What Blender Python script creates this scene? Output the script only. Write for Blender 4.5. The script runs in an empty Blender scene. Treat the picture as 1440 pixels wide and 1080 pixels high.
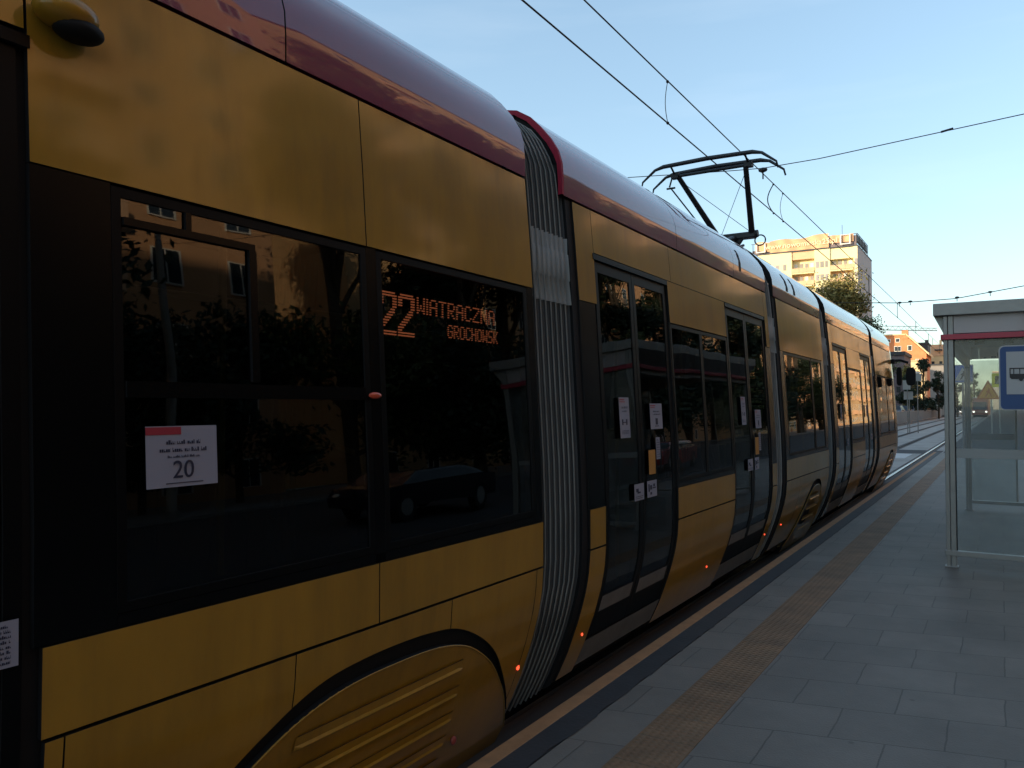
import bpy, math, random
from mathutils import Vector, Matrix
random.seed(7)
scn = bpy.context.scene
col = scn.collection
PI = math.pi
R = math.radians

# ------------------------------------------------------------------ materials
MAT = {}
def mat(name, color, rough=0.6, metal=0.0, coat=0.0, coat_rough=0.05, spec=0.5, noise=0.0,
        nscale=8.0, bump=0.0, bscale=40.0, emit=None, estr=0.0, stretch=None):
    m = bpy.data.materials.new(name); m.use_nodes = True
    nt = m.node_tree; b = nt.nodes['Principled BSDF']
    b.inputs['Base Color'].default_value = (*color, 1)
    b.inputs['Roughness'].default_value = rough
    b.inputs['Metallic'].default_value = metal
    b.inputs['Specular IOR Level'].default_value = spec
    b.inputs['Coat Weight'].default_value = coat
    b.inputs['Coat Roughness'].default_value = coat_rough
    if emit:
        b.inputs['Emission Color'].default_value = (*emit, 1)
        b.inputs['Emission Strength'].default_value = estr
    if noise or bump:
        tc = nt.nodes.new('ShaderNodeTexCoord')
        mp = nt.nodes.new('ShaderNodeMapping')
        if stretch: mp.inputs['Scale'].default_value = stretch
        nt.links.new(tc.outputs['Object'], mp.inputs[0])
    if noise:
        n = nt.nodes.new('ShaderNodeTexNoise'); n.inputs['Scale'].default_value = nscale
        n.inputs['Detail'].default_value = 8; n.inputs['Roughness'].default_value = 0.62
        nt.links.new(mp.outputs[0], n.inputs['Vector'])
        r = nt.nodes.new('ShaderNodeMapRange')
        r.inputs[1].default_value = 0.3; r.inputs[2].default_value = 0.7
        r.inputs[3].default_value = 1 - noise; r.inputs[4].default_value = 1 + noise
        nt.links.new(n.outputs['Fac'], r.inputs[0])
        mx = nt.nodes.new('ShaderNodeVectorMath'); mx.operation = 'SCALE'
        mx.inputs[0].default_value = color
        nt.links.new(r.outputs[0], mx.inputs['Scale'])
        nt.links.new(mx.outputs[0], b.inputs['Base Color'])
    if bump:
        n2 = nt.nodes.new('ShaderNodeTexNoise'); n2.inputs['Scale'].default_value = bscale
        n2.inputs['Detail'].default_value = 4
        nt.links.new(mp.outputs[0], n2.inputs['Vector'])
        bp = nt.nodes.new('ShaderNodeBump'); bp.inputs['Strength'].default_value = bump
        bp.inputs['Distance'].default_value = 0.01
        nt.links.new(n2.outputs['Fac'], bp.inputs['Height'])
        nt.links.new(bp.outputs[0], b.inputs['Normal'])
        if coat: nt.links.new(bp.outputs[0], b.inputs['Coat Normal'])
    MAT[name] = m
    return m

def glass(name, tint, rough=0.0, wav=0.0, ior=1.5, f0=.045, dirt=0.0, dirtcol=(.3, .32, .3)):
    """thin pane: mirror reflection by Fresnel over a tinted see-through sheet"""
    m = bpy.data.materials.new(name); m.use_nodes = True
    nt = m.node_tree; nt.nodes.remove(nt.nodes['Principled BSDF'])
    out = nt.nodes['Material Output']
    ge = nt.nodes.new('ShaderNodeNewGeometry')
    dt = nt.nodes.new('ShaderNodeVectorMath'); dt.operation = 'DOT_PRODUCT'
    nt.links.new(ge.outputs['Incoming'], dt.inputs[0]); nt.links.new(ge.outputs['Normal'], dt.inputs[1])
    ab = nt.nodes.new('ShaderNodeMath'); ab.operation = 'ABSOLUTE'; nt.links.new(dt.outputs['Value'], ab.inputs[0])
    inv = nt.nodes.new('ShaderNodeMath'); inv.operation = 'SUBTRACT'; inv.inputs[0].default_value = 1; nt.links.new(ab.outputs[0], inv.inputs[1])
    pw = nt.nodes.new('ShaderNodeMath'); pw.operation = 'POWER'; pw.inputs[1].default_value = 5; nt.links.new(inv.outputs[0], pw.inputs[0])
    fr = nt.nodes.new('ShaderNodeMath'); fr.operation = 'MULTIPLY_ADD'; fr.inputs[1].default_value = .95; fr.inputs[2].default_value = f0
    nt.links.new(pw.outputs[0], fr.inputs[0])
    tr = nt.nodes.new('ShaderNodeBsdfTransparent'); tr.inputs[0].default_value = (*tint, 1)
    gl = nt.nodes.new('ShaderNodeBsdfGlossy'); gl.inputs['Roughness'].default_value = max(rough, .012)
    mx = nt.nodes.new('ShaderNodeMixShader')
    nt.links.new(fr.outputs[0], mx.inputs[0])
    src = tr.outputs[0]
    tc = nt.nodes.new('ShaderNodeTexCoord')
    if dirt:
        df = nt.nodes.new('ShaderNodeBsdfDiffuse'); df.inputs[0].default_value = (*dirtcol, 1)
        n = nt.nodes.new('ShaderNodeTexNoise'); n.inputs['Scale'].default_value = 3.0; n.inputs['Detail'].default_value = 7
        nt.links.new(tc.outputs['Object'], n.inputs['Vector'])
        r = nt.nodes.new('ShaderNodeMapRange'); r.inputs[1].default_value = .3; r.inputs[2].default_value = .75
        r.inputs[3].default_value = dirt * .35; r.inputs[4].default_value = dirt
        nt.links.new(n.outputs['Fac'], r.inputs[0])
        m2 = nt.nodes.new('ShaderNodeMixShader')
        nt.links.new(r.outputs[0], m2.inputs[0]); nt.links.new(tr.outputs[0], m2.inputs[1]); nt.links.new(df.outputs[0], m2.inputs[2])
        src = m2.outputs[0]
    nt.links.new(src, mx.inputs[1]); nt.links.new(gl.outputs[0], mx.inputs[2])
    if wav:
        n = nt.nodes.new('ShaderNodeTexNoise'); n.inputs['Scale'].default_value = 1.6; n.inputs['Detail'].default_value = 1
        nt.links.new(tc.outputs['Object'], n.inputs['Vector'])
        bp = nt.nodes.new('ShaderNodeBump'); bp.inputs['Strength'].default_value = 1; bp.inputs['Distance'].default_value = wav
        nt.links.new(n.outputs['Fac'], bp.inputs['Height'])
        nt.links.new(bp.outputs[0], gl.inputs['Normal'])
    nt.links.new(mx.outputs[0], out.inputs[0])
    MAT[name] = m
    return m

YEL = mat('tram_yellow', (.300, .156, .015), rough=.5, coat=.65, coat_rough=.075, spec=.12, noise=.12, nscale=3.5, stretch=(1, 1, .35), bump=.05, bscale=1.5)
def add_grime(m, amt=.34):
    """road dirt: vertical streaks and blotches that dull the paint and its gloss"""
    nt = m.node_tree; b = nt.nodes['Principled BSDF']
    tc = nt.nodes.new('ShaderNodeTexCoord'); mp = nt.nodes.new('ShaderNodeMapping'); mp.inputs['Scale'].default_value = (1, 1, .12)
    nt.links.new(tc.outputs['Object'], mp.inputs[0])
    n1 = nt.nodes.new('ShaderNodeTexNoise'); n1.inputs['Scale'].default_value = 11; n1.inputs['Detail'].default_value = 9; n1.inputs['Roughness'].default_value = .7
    nt.links.new(mp.outputs[0], n1.inputs['Vector'])
    n2 = nt.nodes.new('ShaderNodeTexNoise'); n2.inputs['Scale'].default_value = 1.7; n2.inputs['Detail'].default_value = 6
    nt.links.new(tc.outputs['Object'], n2.inputs['Vector'])
    mu = nt.nodes.new('ShaderNodeMath'); mu.operation = 'MULTIPLY'; nt.links.new(n1.outputs['Fac'], mu.inputs[0]); nt.links.new(n2.outputs['Fac'], mu.inputs[1])
    r = nt.nodes.new('ShaderNodeMapRange'); r.inputs[1].default_value = .20; r.inputs[2].default_value = .42; r.inputs[3].default_value = 0; r.inputs[4].default_value = amt
    nt.links.new(mu.outputs[0], r.inputs[0])
    src = b.inputs['Base Color'].links[0].from_socket
    mx = nt.nodes.new('ShaderNodeMix'); mx.data_type = 'RGBA'
    nt.links.new(r.outputs[0], mx.inputs[0]); nt.links.new(src, mx.inputs[6]); mx.inputs[7].default_value = (.07, .05, .03, 1)
    nt.links.new(mx.outputs[2], b.inputs['Base Color'])
    c = nt.nodes.new('ShaderNodeMath'); c.operation = 'MULTIPLY_ADD'; c.inputs[1].default_value = -1.1; c.inputs[2].default_value = b.inputs['Coat Weight'].default_value
    nt.links.new(r.outputs[0], c.inputs[0]); nt.links.new(c.outputs[0], b.inputs['Coat Weight'])
add_grime(YEL)
ROOFRED = mat('tram_red', (.165, .012, .045), rough=.45, coat=1.0, coat_rough=.03, spec=.2, noise=.10, nscale=3, bump=.03, bscale=1.5)
BLACK = mat('gloss_black', (.002, .0025, .003), rough=.25, spec=.12, bump=.02, bscale=2)
FRB = mat('frame_black', (.002, .0025, .003), rough=.4, spec=.10)
DARK = mat('matt_black', (.010, .010, .011), rough=.7, spec=.2)
RUB = mat('bellows_dark', (.05, .052, .055), rough=.62, noise=.15, nscale=3)
RUBL = mat('bellows_light', (.27, .28, .28), rough=.6, noise=.1, nscale=3)
RUBM = mat('bellows_grey', (.27, .265, .26), rough=.6, noise=.15, nscale=6)
GROOVE_SHADE = mat('groove_shade', (.05, .025, .004), rough=.7)  # dark brown for the shadow line painted along the cover ribs
RIBM = mat('bellows_edge', (.18, .18, .17), rough=.6, noise=.25, nscale=4)
GREY = mat('grey_metal', (.26, .24, .21), rough=.5, noise=.1, nscale=6)
DGREY = mat('threshold_grey', (.13, .12, .11), rough=.6, noise=.2, nscale=6)
STEEL = mat('shelter_steel', (.26, .26, .25), rough=.42, metal=.35, noise=.08, nscale=10, bump=.03)
SOFFIT = mat('shelter_panel', (.40, .37, .36), rough=.5, noise=.06, nscale=2)
SOFFTAN = mat('shelter_tan_panel', (.50, .40, .30), rough=.5, noise=.06, nscale=2)
CBLUE = mat('crossing_blue', (.02, .10, .42), rough=.45)
REDBAR = mat('red_bar', (.38, .02, .05), rough=.4)
PAPER = mat('paper', (.24, .24, .30), rough=.6)
PRINT = mat('print_dark', (.015, .015, .04), rough=.7)
PRED = mat('print_red', (.28, .015, .03), rough=.6)
ORSTK = mat('orange_sticker', (.42, .19, .03), rough=.5)
REDLED = mat('red_marker', (.5, .02, .01), rough=.3, emit=(1, .08, .03), estr=1.2)
LEDM = mat('led_dots', (.05, .01, .0), rough=.5, emit=(1, .24, .11), estr=.75)
PANTO = mat('pantograph_paint', (.025, .03, .035), rough=.5, metal=.3)
WIRE = mat('wire_copper', (.04, .035, .03), rough=.5, metal=.5)
RAILM = mat('rail_steel', (.42, .42, .43), rough=.25, metal=1.0)
RAILD = mat('rail_dull', (.045, .04, .037), rough=.7, metal=.3)
RAILS = mat('rail_side', (.05, .04, .035), rough=.8)
CONC = mat('concrete', (.16, .155, .145), rough=.85, noise=.25, nscale=4, bump=.3)
EDGEP = mat('edge_paint', (.31, .155, .065), rough=.75, noise=.18, nscale=9, bump=.2)
EDGED = mat('edge_dark', (.027, .027, .029), rough=.7, noise=.2, nscale=6, bump=.2)
ASPH = mat('asphalt', (.04, .04, .042), rough=.85, noise=.2, nscale=3, bump=.3)
WPAINT = mat('white_paint', (.5, .5, .48), rough=.7, noise=.1, nscale=5)
GRASS = mat('ground_soil', (.06, .07, .035), rough=.9, noise=.3, nscale=1.5)
TBED = mat('track_slab', (.32, .31, .285), rough=.85, noise=.22, nscale=1.2, bump=.3)
CREAM = mat('cream_render', (.84, .74, .43), rough=.85, noise=.05, nscale=.3)
SALMON = mat('salmon_panel', (.74, .46, .28), rough=.8, noise=.08, nscale=.5)
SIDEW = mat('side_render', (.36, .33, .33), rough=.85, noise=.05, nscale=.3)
BRICK = mat('orange_brick', (.62, .25, .11), rough=.85, noise=.16, nscale=1.2)
PLAST = mat('pale_plaster', (.80, .62, .36), rough=.85, noise=.08, nscale=.4)
GREYW = mat('grey_wall', (.30, .28, .26), rough=.85, noise=.1, nscale=.4)
DKROOF = mat('dark_roof', (.05, .055, .065), rough=.7)
PURP = mat('dull_wall', (.20, .16, .17), rough=.85, noise=.1, nscale=.5)
WINB = mat('window_dark', (.03, .04, .05), rough=.12, spec=.6)
WHITE = mat('white_frame', (.75, .72, .66), rough=.6)
BANNER = mat('orange_banner', (.68, .40, .22), rough=.7, noise=.14, nscale=.25)
BANTXT = mat('banner_text', (.9, .75, .5), rough=.7)
BARK = mat('bark', (.06, .045, .03), rough=.9, noise=.3, nscale=8)
LEAF1 = mat('leaf_green', (.060, .085, .022), rough=.6, noise=.35, nscale=.9)
LEAF2 = mat('leaf_dark', (.022, .042, .020), rough=.6, noise=.35, nscale=.9)
LEAF3 = mat('leaf_olive', (.22, .19, .055), rough=.6, noise=.35, nscale=.9)
SBLUE = mat('sign_blue', (.008, .05, .17), rough=.45)
SWHITE = mat('sign_white', (.36, .365, .37), rough=.5)
SBLACK = mat('sign_black', (.02, .02, .022), rough=.6)
SORANGE = mat('sign_orange', (.9, .42, .05), rough=.5)
SREDO = mat('sign_red_edge', (.6, .16, .03), rough=.5)
SYEL = mat('sign_yellow', (.95, .90, .03), rough=.5)
SBACK = mat('sign_back', (.30, .31, .30), rough=.5, metal=.2)
CARB = mat('car_blue', (.08, .11, .18), rough=.3, coat=1)
CARG = mat('car_grey', (.18, .19, .20), rough=.3, coat=1)
CARD = mat('car_black', (.02, .02, .025), rough=.3, coat=1)
CARW = mat('car_white', (.6, .6, .6), rough=.3, coat=1)
CARR = mat('car_red', (.35, .02, .02), rough=.3, coat=1)
HEADL = mat('headlight', (.9, .9, .85), rough=.2, emit=(1, .95, .85), estr=2.5)
LAMPD = mat('lamp_off', (.5, .48, .42), rough=.2)
TYRE = mat('tyre', (.015, .015, .015), rough=.8)
SEAT = mat('seat_fabric', (.03, .035, .06), rough=.8)
INTER = mat('interior_grey', (.10, .10, .10), rough=.7)
POLEY = mat('handrail_yellow', (.35, .22, .02), rough=.4)
FROST = mat('frosted_strip', (.30, .31, .30), rough=.7)
FENCEP = mat('fence_panel_metal', (.34, .34, .33), rough=.6, metal=.2)
FENCEM = mat('fence_metal', (.10, .10, .10), rough=.6, metal=.3)
GLTRAM = glass('tram_glass', (.34, .36, .34), wav=.0035, f0=.054, ior=1.5)
GLSH = glass('shelter_glass', (.90, .93, .92), ior=1.5, f0=.018, dirt=.21, dirtcol=(.40, .42, .43))

def slab_material():
    m = bpy.data.materials.new('paving_slabs'); m.use_nodes = True
    nt = m.node_tree; b = nt.nodes['Principled BSDF']; b.inputs['Roughness'].default_value = .62
    tc = nt.nodes.new('ShaderNodeTexCoord')
    sep = nt.nodes.new('ShaderNodeSeparateXYZ'); nt.links.new(tc.outputs['Object'], sep.inputs[0])
    ml = nt.nodes.new('ShaderNodeMath'); ml.operation = 'MULTIPLY_ADD'
    ml.inputs[1].default_value = -.24
    nt.links.new(sep.outputs[0], ml.inputs[0]); nt.links.new(sep.outputs[1], ml.inputs[2])
    cb = nt.nodes.new('ShaderNodeCombineXYZ')
    nt.links.new(sep.outputs[0], cb.inputs[0]); nt.links.new(ml.outputs[0], cb.inputs[1])
    nz = nt.nodes.new('ShaderNodeTexNoise'); nz.inputs['Scale'].default_value = 5; nz.inputs['Detail'].default_value = 3
    nt.links.new(tc.outputs['Object'], nz.inputs['Vector'])
    jit = nt.nodes.new('ShaderNodeVectorMath'); jit.operation = 'MULTIPLY_ADD'
    nt.links.new(nz.outputs['Color'], jit.inputs[0]); jit.inputs[1].default_value = (.02, .02, 0)
    nt.links.new(cb.outputs[0], jit.inputs[2])
    br = nt.nodes.new('ShaderNodeTexBrick')
    br.inputs['Scale'].default_value = 1; br.inputs['Brick Width'].default_value = .485; br.inputs['Row Height'].default_value = .424
    br.inputs['Mortar Size'].default_value = .0045; br.inputs['Mortar Smooth'].default_value = .3
    br.inputs['Color1'].default_value = (.145, .130, .110, 1); br.inputs['Color2'].default_value = (.172, .154, .130, 1)
    br.inputs['Mortar'].default_value = (.092, .084, .073, 1); br.offset = .5
    nt.links.new(jit.outputs[0], br.inputs['Vector'])
    n = nt.nodes.new('ShaderNodeTexNoise'); n.inputs['Scale'].default_value = 1.3; n.inputs['Detail'].default_value = 9; n.inputs['Roughness'].default_value = .7
    nt.links.new(tc.outputs['Object'], n.inputs['Vector'])
    r = nt.nodes.new('ShaderNodeMapRange'); r.inputs[1].default_value = .3; r.inputs[2].default_value = .7; r.inputs[3].default_value = .78; r.inputs[4].default_value = 1.2
    nt.links.new(n.outputs['Fac'], r.inputs[0])
    # sparse dark spots (chewing gum, stains)
    vo = nt.nodes.new('ShaderNodeTexVoronoi'); vo.inputs['Scale'].default_value = 3.1; vo.inputs['Randomness'].default_value = 1
    nt.links.new(tc.outputs['Object'], vo.inputs['Vector'])
    r2 = nt.nodes.new('ShaderNodeMapRange'); r2.inputs[1].default_value = .03; r2.inputs[2].default_value = .06; r2.inputs[3].default_value = .62; r2.inputs[4].default_value = 1
    nt.links.new(vo.outputs['Distance'], r2.inputs[0])
    m3 = nt.nodes.new('ShaderNodeMath'); m3.operation = 'MULTIPLY'
    nt.links.new(r.outputs[0], m3.inputs[0]); nt.links.new(r2.outputs[0], m3.inputs[1])
    sc_ = nt.nodes.new('ShaderNodeVectorMath'); sc_.operation = 'SCALE'
    nt.links.new(br.outputs['Color'], sc_.inputs[0]); nt.links.new(m3.outputs[0], sc_.inputs['Scale'])
    nt.links.new(sc_.outputs[0], b.inputs['Base Color'])
    n2 = nt.nodes.new('ShaderNodeTexNoise'); n2.inputs['Scale'].default_value = 90; n2.inputs['Detail'].default_value = 3
    nt.links.new(tc.outputs['Object'], n2.inputs['Vector'])
    ma = nt.nodes.new('ShaderNodeMath'); ma.operation = 'MULTIPLY_ADD'; ma.inputs[1].default_value = -1.2
    nt.links.new(br.outputs['Fac'], ma.inputs[0]); nt.links.new(n2.outputs['Fac'], ma.inputs[2])
    bp = nt.nodes.new('ShaderNodeBump'); bp.inputs['Strength'].default_value = .5; bp.inputs['Distance'].default_value = .004
    nt.links.new(ma.outputs[0], bp.inputs['Height']); nt.links.new(bp.outputs[0], b.inputs['Normal'])
    return m
SLAB = slab_material()

def tactile_material():
    m = bpy.data.materials.new('tactile_yellow'); m.use_nodes = True
    nt = m.node_tree; b = nt.nodes['Principled BSDF']; b.inputs['Roughness'].default_value = .7
    tc = nt.nodes.new('ShaderNodeTexCoord')
    vo = nt.nodes.new('ShaderNodeTexVoronoi'); vo.inputs['Scale'].default_value = 26; vo.inputs['Randomness'].default_value = 0
    nt.links.new(tc.outputs['Object'], vo.inputs['Vector'])
    rr = nt.nodes.new('ShaderNodeMapRange'); rr.inputs[1].default_value = .2; rr.inputs[2].default_value = .42; rr.inputs[3].default_value = 1; rr.inputs[4].default_value = 0
    nt.links.new(vo.outputs['Distance'], rr.inputs[0])
    br = nt.nodes.new('ShaderNodeTexBrick'); br.inputs['Scale'].default_value = 1; br.inputs['Brick Width'].default_value = 3
    br.inputs['Row Height'].default_value = .30; br.inputs['Mortar Size'].default_value = .004; br.offset = 0
    br.inputs['Color1'].default_value = (.215, .125, .062, 1); br.inputs['Color2'].default_value = (.19, .112, .058, 1); br.inputs['Mortar'].default_value = (.12, .085, .05, 1)
    nt.links.new(tc.outputs['Object'], br.inputs['Vector'])
    n = nt.nodes.new('ShaderNodeTexNoise'); n.inputs['Scale'].default_value = 4; n.inputs['Detail'].default_value = 8
    nt.links.new(tc.outputs['Object'], n.inputs['Vector'])
    r = nt.nodes.new('ShaderNodeMapRange'); r.inputs[1].default_value = .3; r.inputs[2].default_value = .7; r.inputs[3].default_value = .7; r.inputs[4].default_value = 1.15
    nt.links.new(n.outputs['Fac'], r.inputs[0])
    s = nt.nodes.new('ShaderNodeVectorMath'); s.operation = 'SCALE'
    nt.links.new(br.outputs['Color'], s.inputs[0]); nt.links.new(r.outputs[0], s.inputs['Scale'])
    nt.links.new(s.outputs[0], b.inputs['Base Color'])
    bp = nt.nodes.new('ShaderNodeBump'); bp.inputs['Strength'].default_value = .8; bp.inputs['Distance'].default_value = .0035
    nt.links.new(rr.outputs[0], bp.inputs['Height']); nt.links.new(bp.outputs[0], b.inputs['Normal'])
    return m
TACT = tactile_material()

def facade_material(name, c, c2):
    m = mat(name, c, rough=.85, noise=.08, nscale=.4)
    return m
FACA = facade_material('facade_ochre', (.62, .38, .18), None)
FACB = facade_material('facade_peach', (.60, .33, .17), None)

# ------------------------------------------------------------------ geometry helpers
class MB:
    def __init__(s): s.v = []; s.f = []; s.sm = []
    def add(s, vs, fs, smooth=False):
        o = len(s.v); s.v += [tuple(v) for v in vs]
        s.f += [tuple(i + o for i in f) for f in fs]; s.sm += [smooth] * len(fs)
    def box(s, x0, x1, y0, y1, z0, z1):
        s.add([(x0,y0,z0),(x1,y0,z0),(x1,y1,z0),(x0,y1,z0),(x0,y0,z1),(x1,y0,z1),(x1,y1,z1),(x0,y1,z1)],
              [(0,3,2,1),(4,5,6,7),(0,1,5,4),(1,2,6,5),(2,3,7,6),(3,0,4,7)])
    def tube(s, pts, r, n=8, close=True, taper=None):
        pts = [Vector(p) for p in pts]; rings = []
        for i, p in enumerate(pts):
            a = pts[max(i-1, 0)]; b = pts[min(i+1, len(pts)-1)]
            d = (b - a).normalized()
            up = Vector((0,0,1)) if abs(d.z) < .95 else Vector((0,1,0))
            u = d.cross(up).normalized(); w = d.cross(u).normalized()
            rr = r if taper is None else taper[i]
            rings.append([p + (u*math.cos(2*PI*k/n) + w*math.sin(2*PI*k/n))*rr for k in range(n)])
        vs = [v for rg in rings for v in rg]; fs = []
        for i in range(len(pts)-1):
            for k in range(n):
                fs.append((i*n+k, i*n+(k+1)%n, (i+1)*n+(k+1)%n, (i+1)*n+k))
        s.add(vs, fs, True)
        if close:
            s.add(rings[0], [tuple(range(n))]); s.add(rings[-1], [tuple(reversed(range(n)))])
    def prism(s, poly, axis, a, b):
        """poly: 2d outline; axis 'x': poly is (y,z) extruded over x in a..b ; 'y': poly (x,z) ; 'z': poly (x,y)"""
        def P(p, t):
            return (t, p[0], p[1]) if axis == 'x' else ((p[0], t, p[1]) if axis == 'y' else (p[0], p[1], t))
        n = len(poly)
        s.add([P(p, a) for p in poly] + [P(p, b) for p in poly],
              [tuple(range(n)), tuple(reversed(range(n, 2*n)))] + [(i, i+n, (i+1)%n+n, (i+1)%n) for i in range(n)])
    def ball(s, c, r, sx=1, sy=1, sz=1, n=12, m=8):
        vs = []; fs = []
        for j in range(m+1):
            t = PI*j/m
            for i in range(n):
                a = 2*PI*i/n
                vs.append((c[0]+r*sx*math.sin(t)*math.cos(a), c[1]+r*sy*math.sin(t)*math.sin(a), c[2]+r*sz*math.cos(t)))
        for j in range(m):
            for i in range(n):
                fs.append((j*n+i, (j+1)*n+i, (j+1)*n+(i+1)%n, j*n+(i+1)%n))
        s.add(vs, fs, True)
    def mesh(s, name, m):
        me = bpy.data.meshes.new(name); me.from_pydata(s.v, [], s.f); me.validate()
        if len(me.polygons) == len(s.sm): me.polygons.foreach_set('use_smooth', s.sm)
        for q in (m if isinstance(m, (list, tuple)) else [m]): me.materials.append(q)
        me.update()
        return me
    def build(s, name, m, parent=None, bevel=0, fix=False):
        me = s.mesh(name, m)
        if fix:
            import bmesh
            bm = bmesh.new(); bm.from_mesh(me); bmesh.ops.recalc_face_normals(bm, faces=bm.faces); bm.to_mesh(me); bm.free()
        o = bpy.data.objects.new(name, me); col.objects.link(o)
        if parent: o.parent = parent
        if bevel:
            md = o.modifiers.new('bevel', 'BEVEL'); md.width = bevel; md.segments = 2; md.limit_method = 'ANGLE'; md.angle_limit = R(40)
        return o

def thing(name, label, cat, loc=(0,0,0), group=None):
    o = bpy.data.objects.new(name, None); col.objects.link(o); o.location = loc
    o.empty_display_size = .2
    o['label'] = label; o['category'] = cat
    if group: o['group'] = group
    return o
def tag(o, label, cat, group=None, kind=None):
    o['label'] = label; o['category'] = cat
    if group: o['group'] = group
    if kind: o['kind'] = kind
    return o
def struct(o):
    o['kind'] = 'structure'; return o
def sub(name, mesh, parent, loc=(0,0,0)):
    o = bpy.data.objects.new(name, mesh); col.objects.link(o); o.parent = parent; o.location = loc; return o
def copy_tree(o, parent=None):
    c = o.copy(); col.objects.link(c)
    if parent: c.parent = parent
    for ch in [k for k in bpy.data.objects if k.parent == o]:
        copy_tree(ch, c)
    return c
def text_mesh(s, size, m, name, extr=.002):
    cu = bpy.data.curves.new(name, 'FONT'); cu.body = s; cu.size = size; cu.extrude = extr
    cu.align_x = 'CENTER'; cu.align_y = 'CENTER'
    t = bpy.data.objects.new(name, cu); col.objects.link(t)
    dg = bpy.context.evaluated_depsgraph_get()
    me = bpy.data.meshes.new_from_object(t.evaluated_get(dg)); me.materials.clear(); me.materials.append(m)
    bpy.data.objects.remove(t)
    return me

# ------------------------------------------------------------------ sky, sun, camera
SUN_EL = 12.0
sx, sy = -.75, -.66
w = bpy.data.worlds.new('World'); scn.world = w; w.use_nodes = True
nt = w.node_tree; bg = nt.nodes['Background']
sky = nt.nodes.new('ShaderNodeTexSky'); sky.sky_type = 'NISHITA'; sky.sun_disc = False
sky.sun_elevation = R(SUN_EL); sky.sun_rotation = math.atan2(sx, sy)
sky.air_density = 1.0; sky.dust_density = 1.2; sky.ozone_density = 1.0
# a thin bank of pale cloud low over the street
tc = nt.nodes.new('ShaderNodeTexCoord')
mp = nt.nodes.new('ShaderNodeMapping'); mp.inputs['Scale'].default_value = (1.6, 1.6, 12)
nt.links.new(tc.outputs['Generated'], mp.inputs[0])
nz = nt.nodes.new('ShaderNodeTexNoise'); nz.inputs['Scale'].default_value = 2.0; nz.inputs['Detail'].default_value = 7
nt.links.new(mp.outputs[0], nz.inputs['Vector'])
r1 = nt.nodes.new('ShaderNodeMapRange'); r1.inputs[1].default_value = .52; r1.inputs[2].default_value = .75; r1.inputs[3].default_value = 0; r1.inputs[4].default_value = .05
nt.links.new(nz.outputs['Fac'], r1.inputs[0])
mx = nt.nodes.new('ShaderNodeMix'); mx.data_type = 'RGBA'
nt.links.new(r1.outputs[0], mx.inputs[0]); nt.links.new(sky.outputs[0], mx.inputs[6])
mx.inputs[7].default_value = (5.2, 5.0, 5.0, 1)
gm = nt.nodes.new('ShaderNodeGamma'); gm.inputs[1].default_value = .72
nt.links.new(mx.outputs[2], gm.inputs[0])
gs = nt.nodes.new('ShaderNodeVectorMath'); gs.operation = 'MULTIPLY'; gs.inputs[1].default_value = (1.29, 1.47, 1.56)
nt.links.new(gm.outputs[0], gs.inputs[0]); nt.links.new(gs.outputs[0], bg.inputs['Color'])
bg.inputs['Strength'].default_value = .15

sd = bpy.data.lights.new('sun', 'SUN'); sd.energy = 3.6; sd.angle = R(.5); sd.color = (1, .80, .55)
so = bpy.data.objects.new('sun', sd); col.objects.link(so)
tow = Vector((sx, sy, math.tan(R(SUN_EL)) * math.hypot(sx, sy))).normalized()
so.rotation_euler = tow.to_track_quat('Z', 'Y').to_euler(); so.location = (0, 0, 60)

cam = bpy.data.cameras.new('camera'); co = bpy.data.objects.new('camera', cam); col.objects.link(co)
cam.sensor_width = 36; cam.lens = 1100 / 1440 * 36; cam.clip_end = 6000; cam.clip_start = .05
co.location = (0, 0, 1.6)
yaw, pit = R(32.0513), R(1.61427)
F = Vector((-math.sin(yaw)*math.cos(pit), math.cos(yaw)*math.cos(pit), math.sin(pit)))
co.rotation_euler = F.to_track_quat('-Z', 'Y').to_euler()
scn.camera = co
scn.view_settings.view_transform = 'Standard'; scn.view_settings.look = 'None'
scn.view_settings.exposure = 1.02; scn.view_settings.gamma = 1
scn.cycles.use_denoising = True
scn.cycles.max_bounces = 10; scn.cycles.transparent_max_bounces = 16; scn.cycles.glossy_bounces = 5
scn.cycles.sample_clamp_indirect = 6

# ------------------------------------------------------------------ ground, tracks, platform
def sheet(name, m, x0, x1, y0, y1, z, th=.02):
    b = MB(); b.box(x0, x1, y0, y1, z - th, z); return struct(b.build(name, m))
g = MB(); g.box(-3000, 3000, -3000, 3000, -.9, -.60); struct(g.build('ground', GRASS))
sheet('track_bed', TBED, -8.2, -2.06, -60, 400, -.285, .3)
sheet('road_left', ASPH, -24, -8.9, -120, 420, -.30, .28)
sheet('left_pavement', CONC, -37.5, -24.1, -200, 420, -.17, .4)
sheet('far_road', ASPH, -2.05, 2.6, 33.5, 420, -.295, .28)
sheet('road_right', ASPH, 2.61, 14, -120, 420, -.305, .28)
sheet('right_pavement', CONC, 14.1, 26, -200, 420, -.17, .4)
sheet('parking_strip', ASPH, -12.4, -8.89, 62, 190, .22, .6)
b = MB(); b.box(-8.88, -8.22, -60, 400, -.5, -.18); struct(b.build('kerb_left', CONC, bevel=.015))
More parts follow.
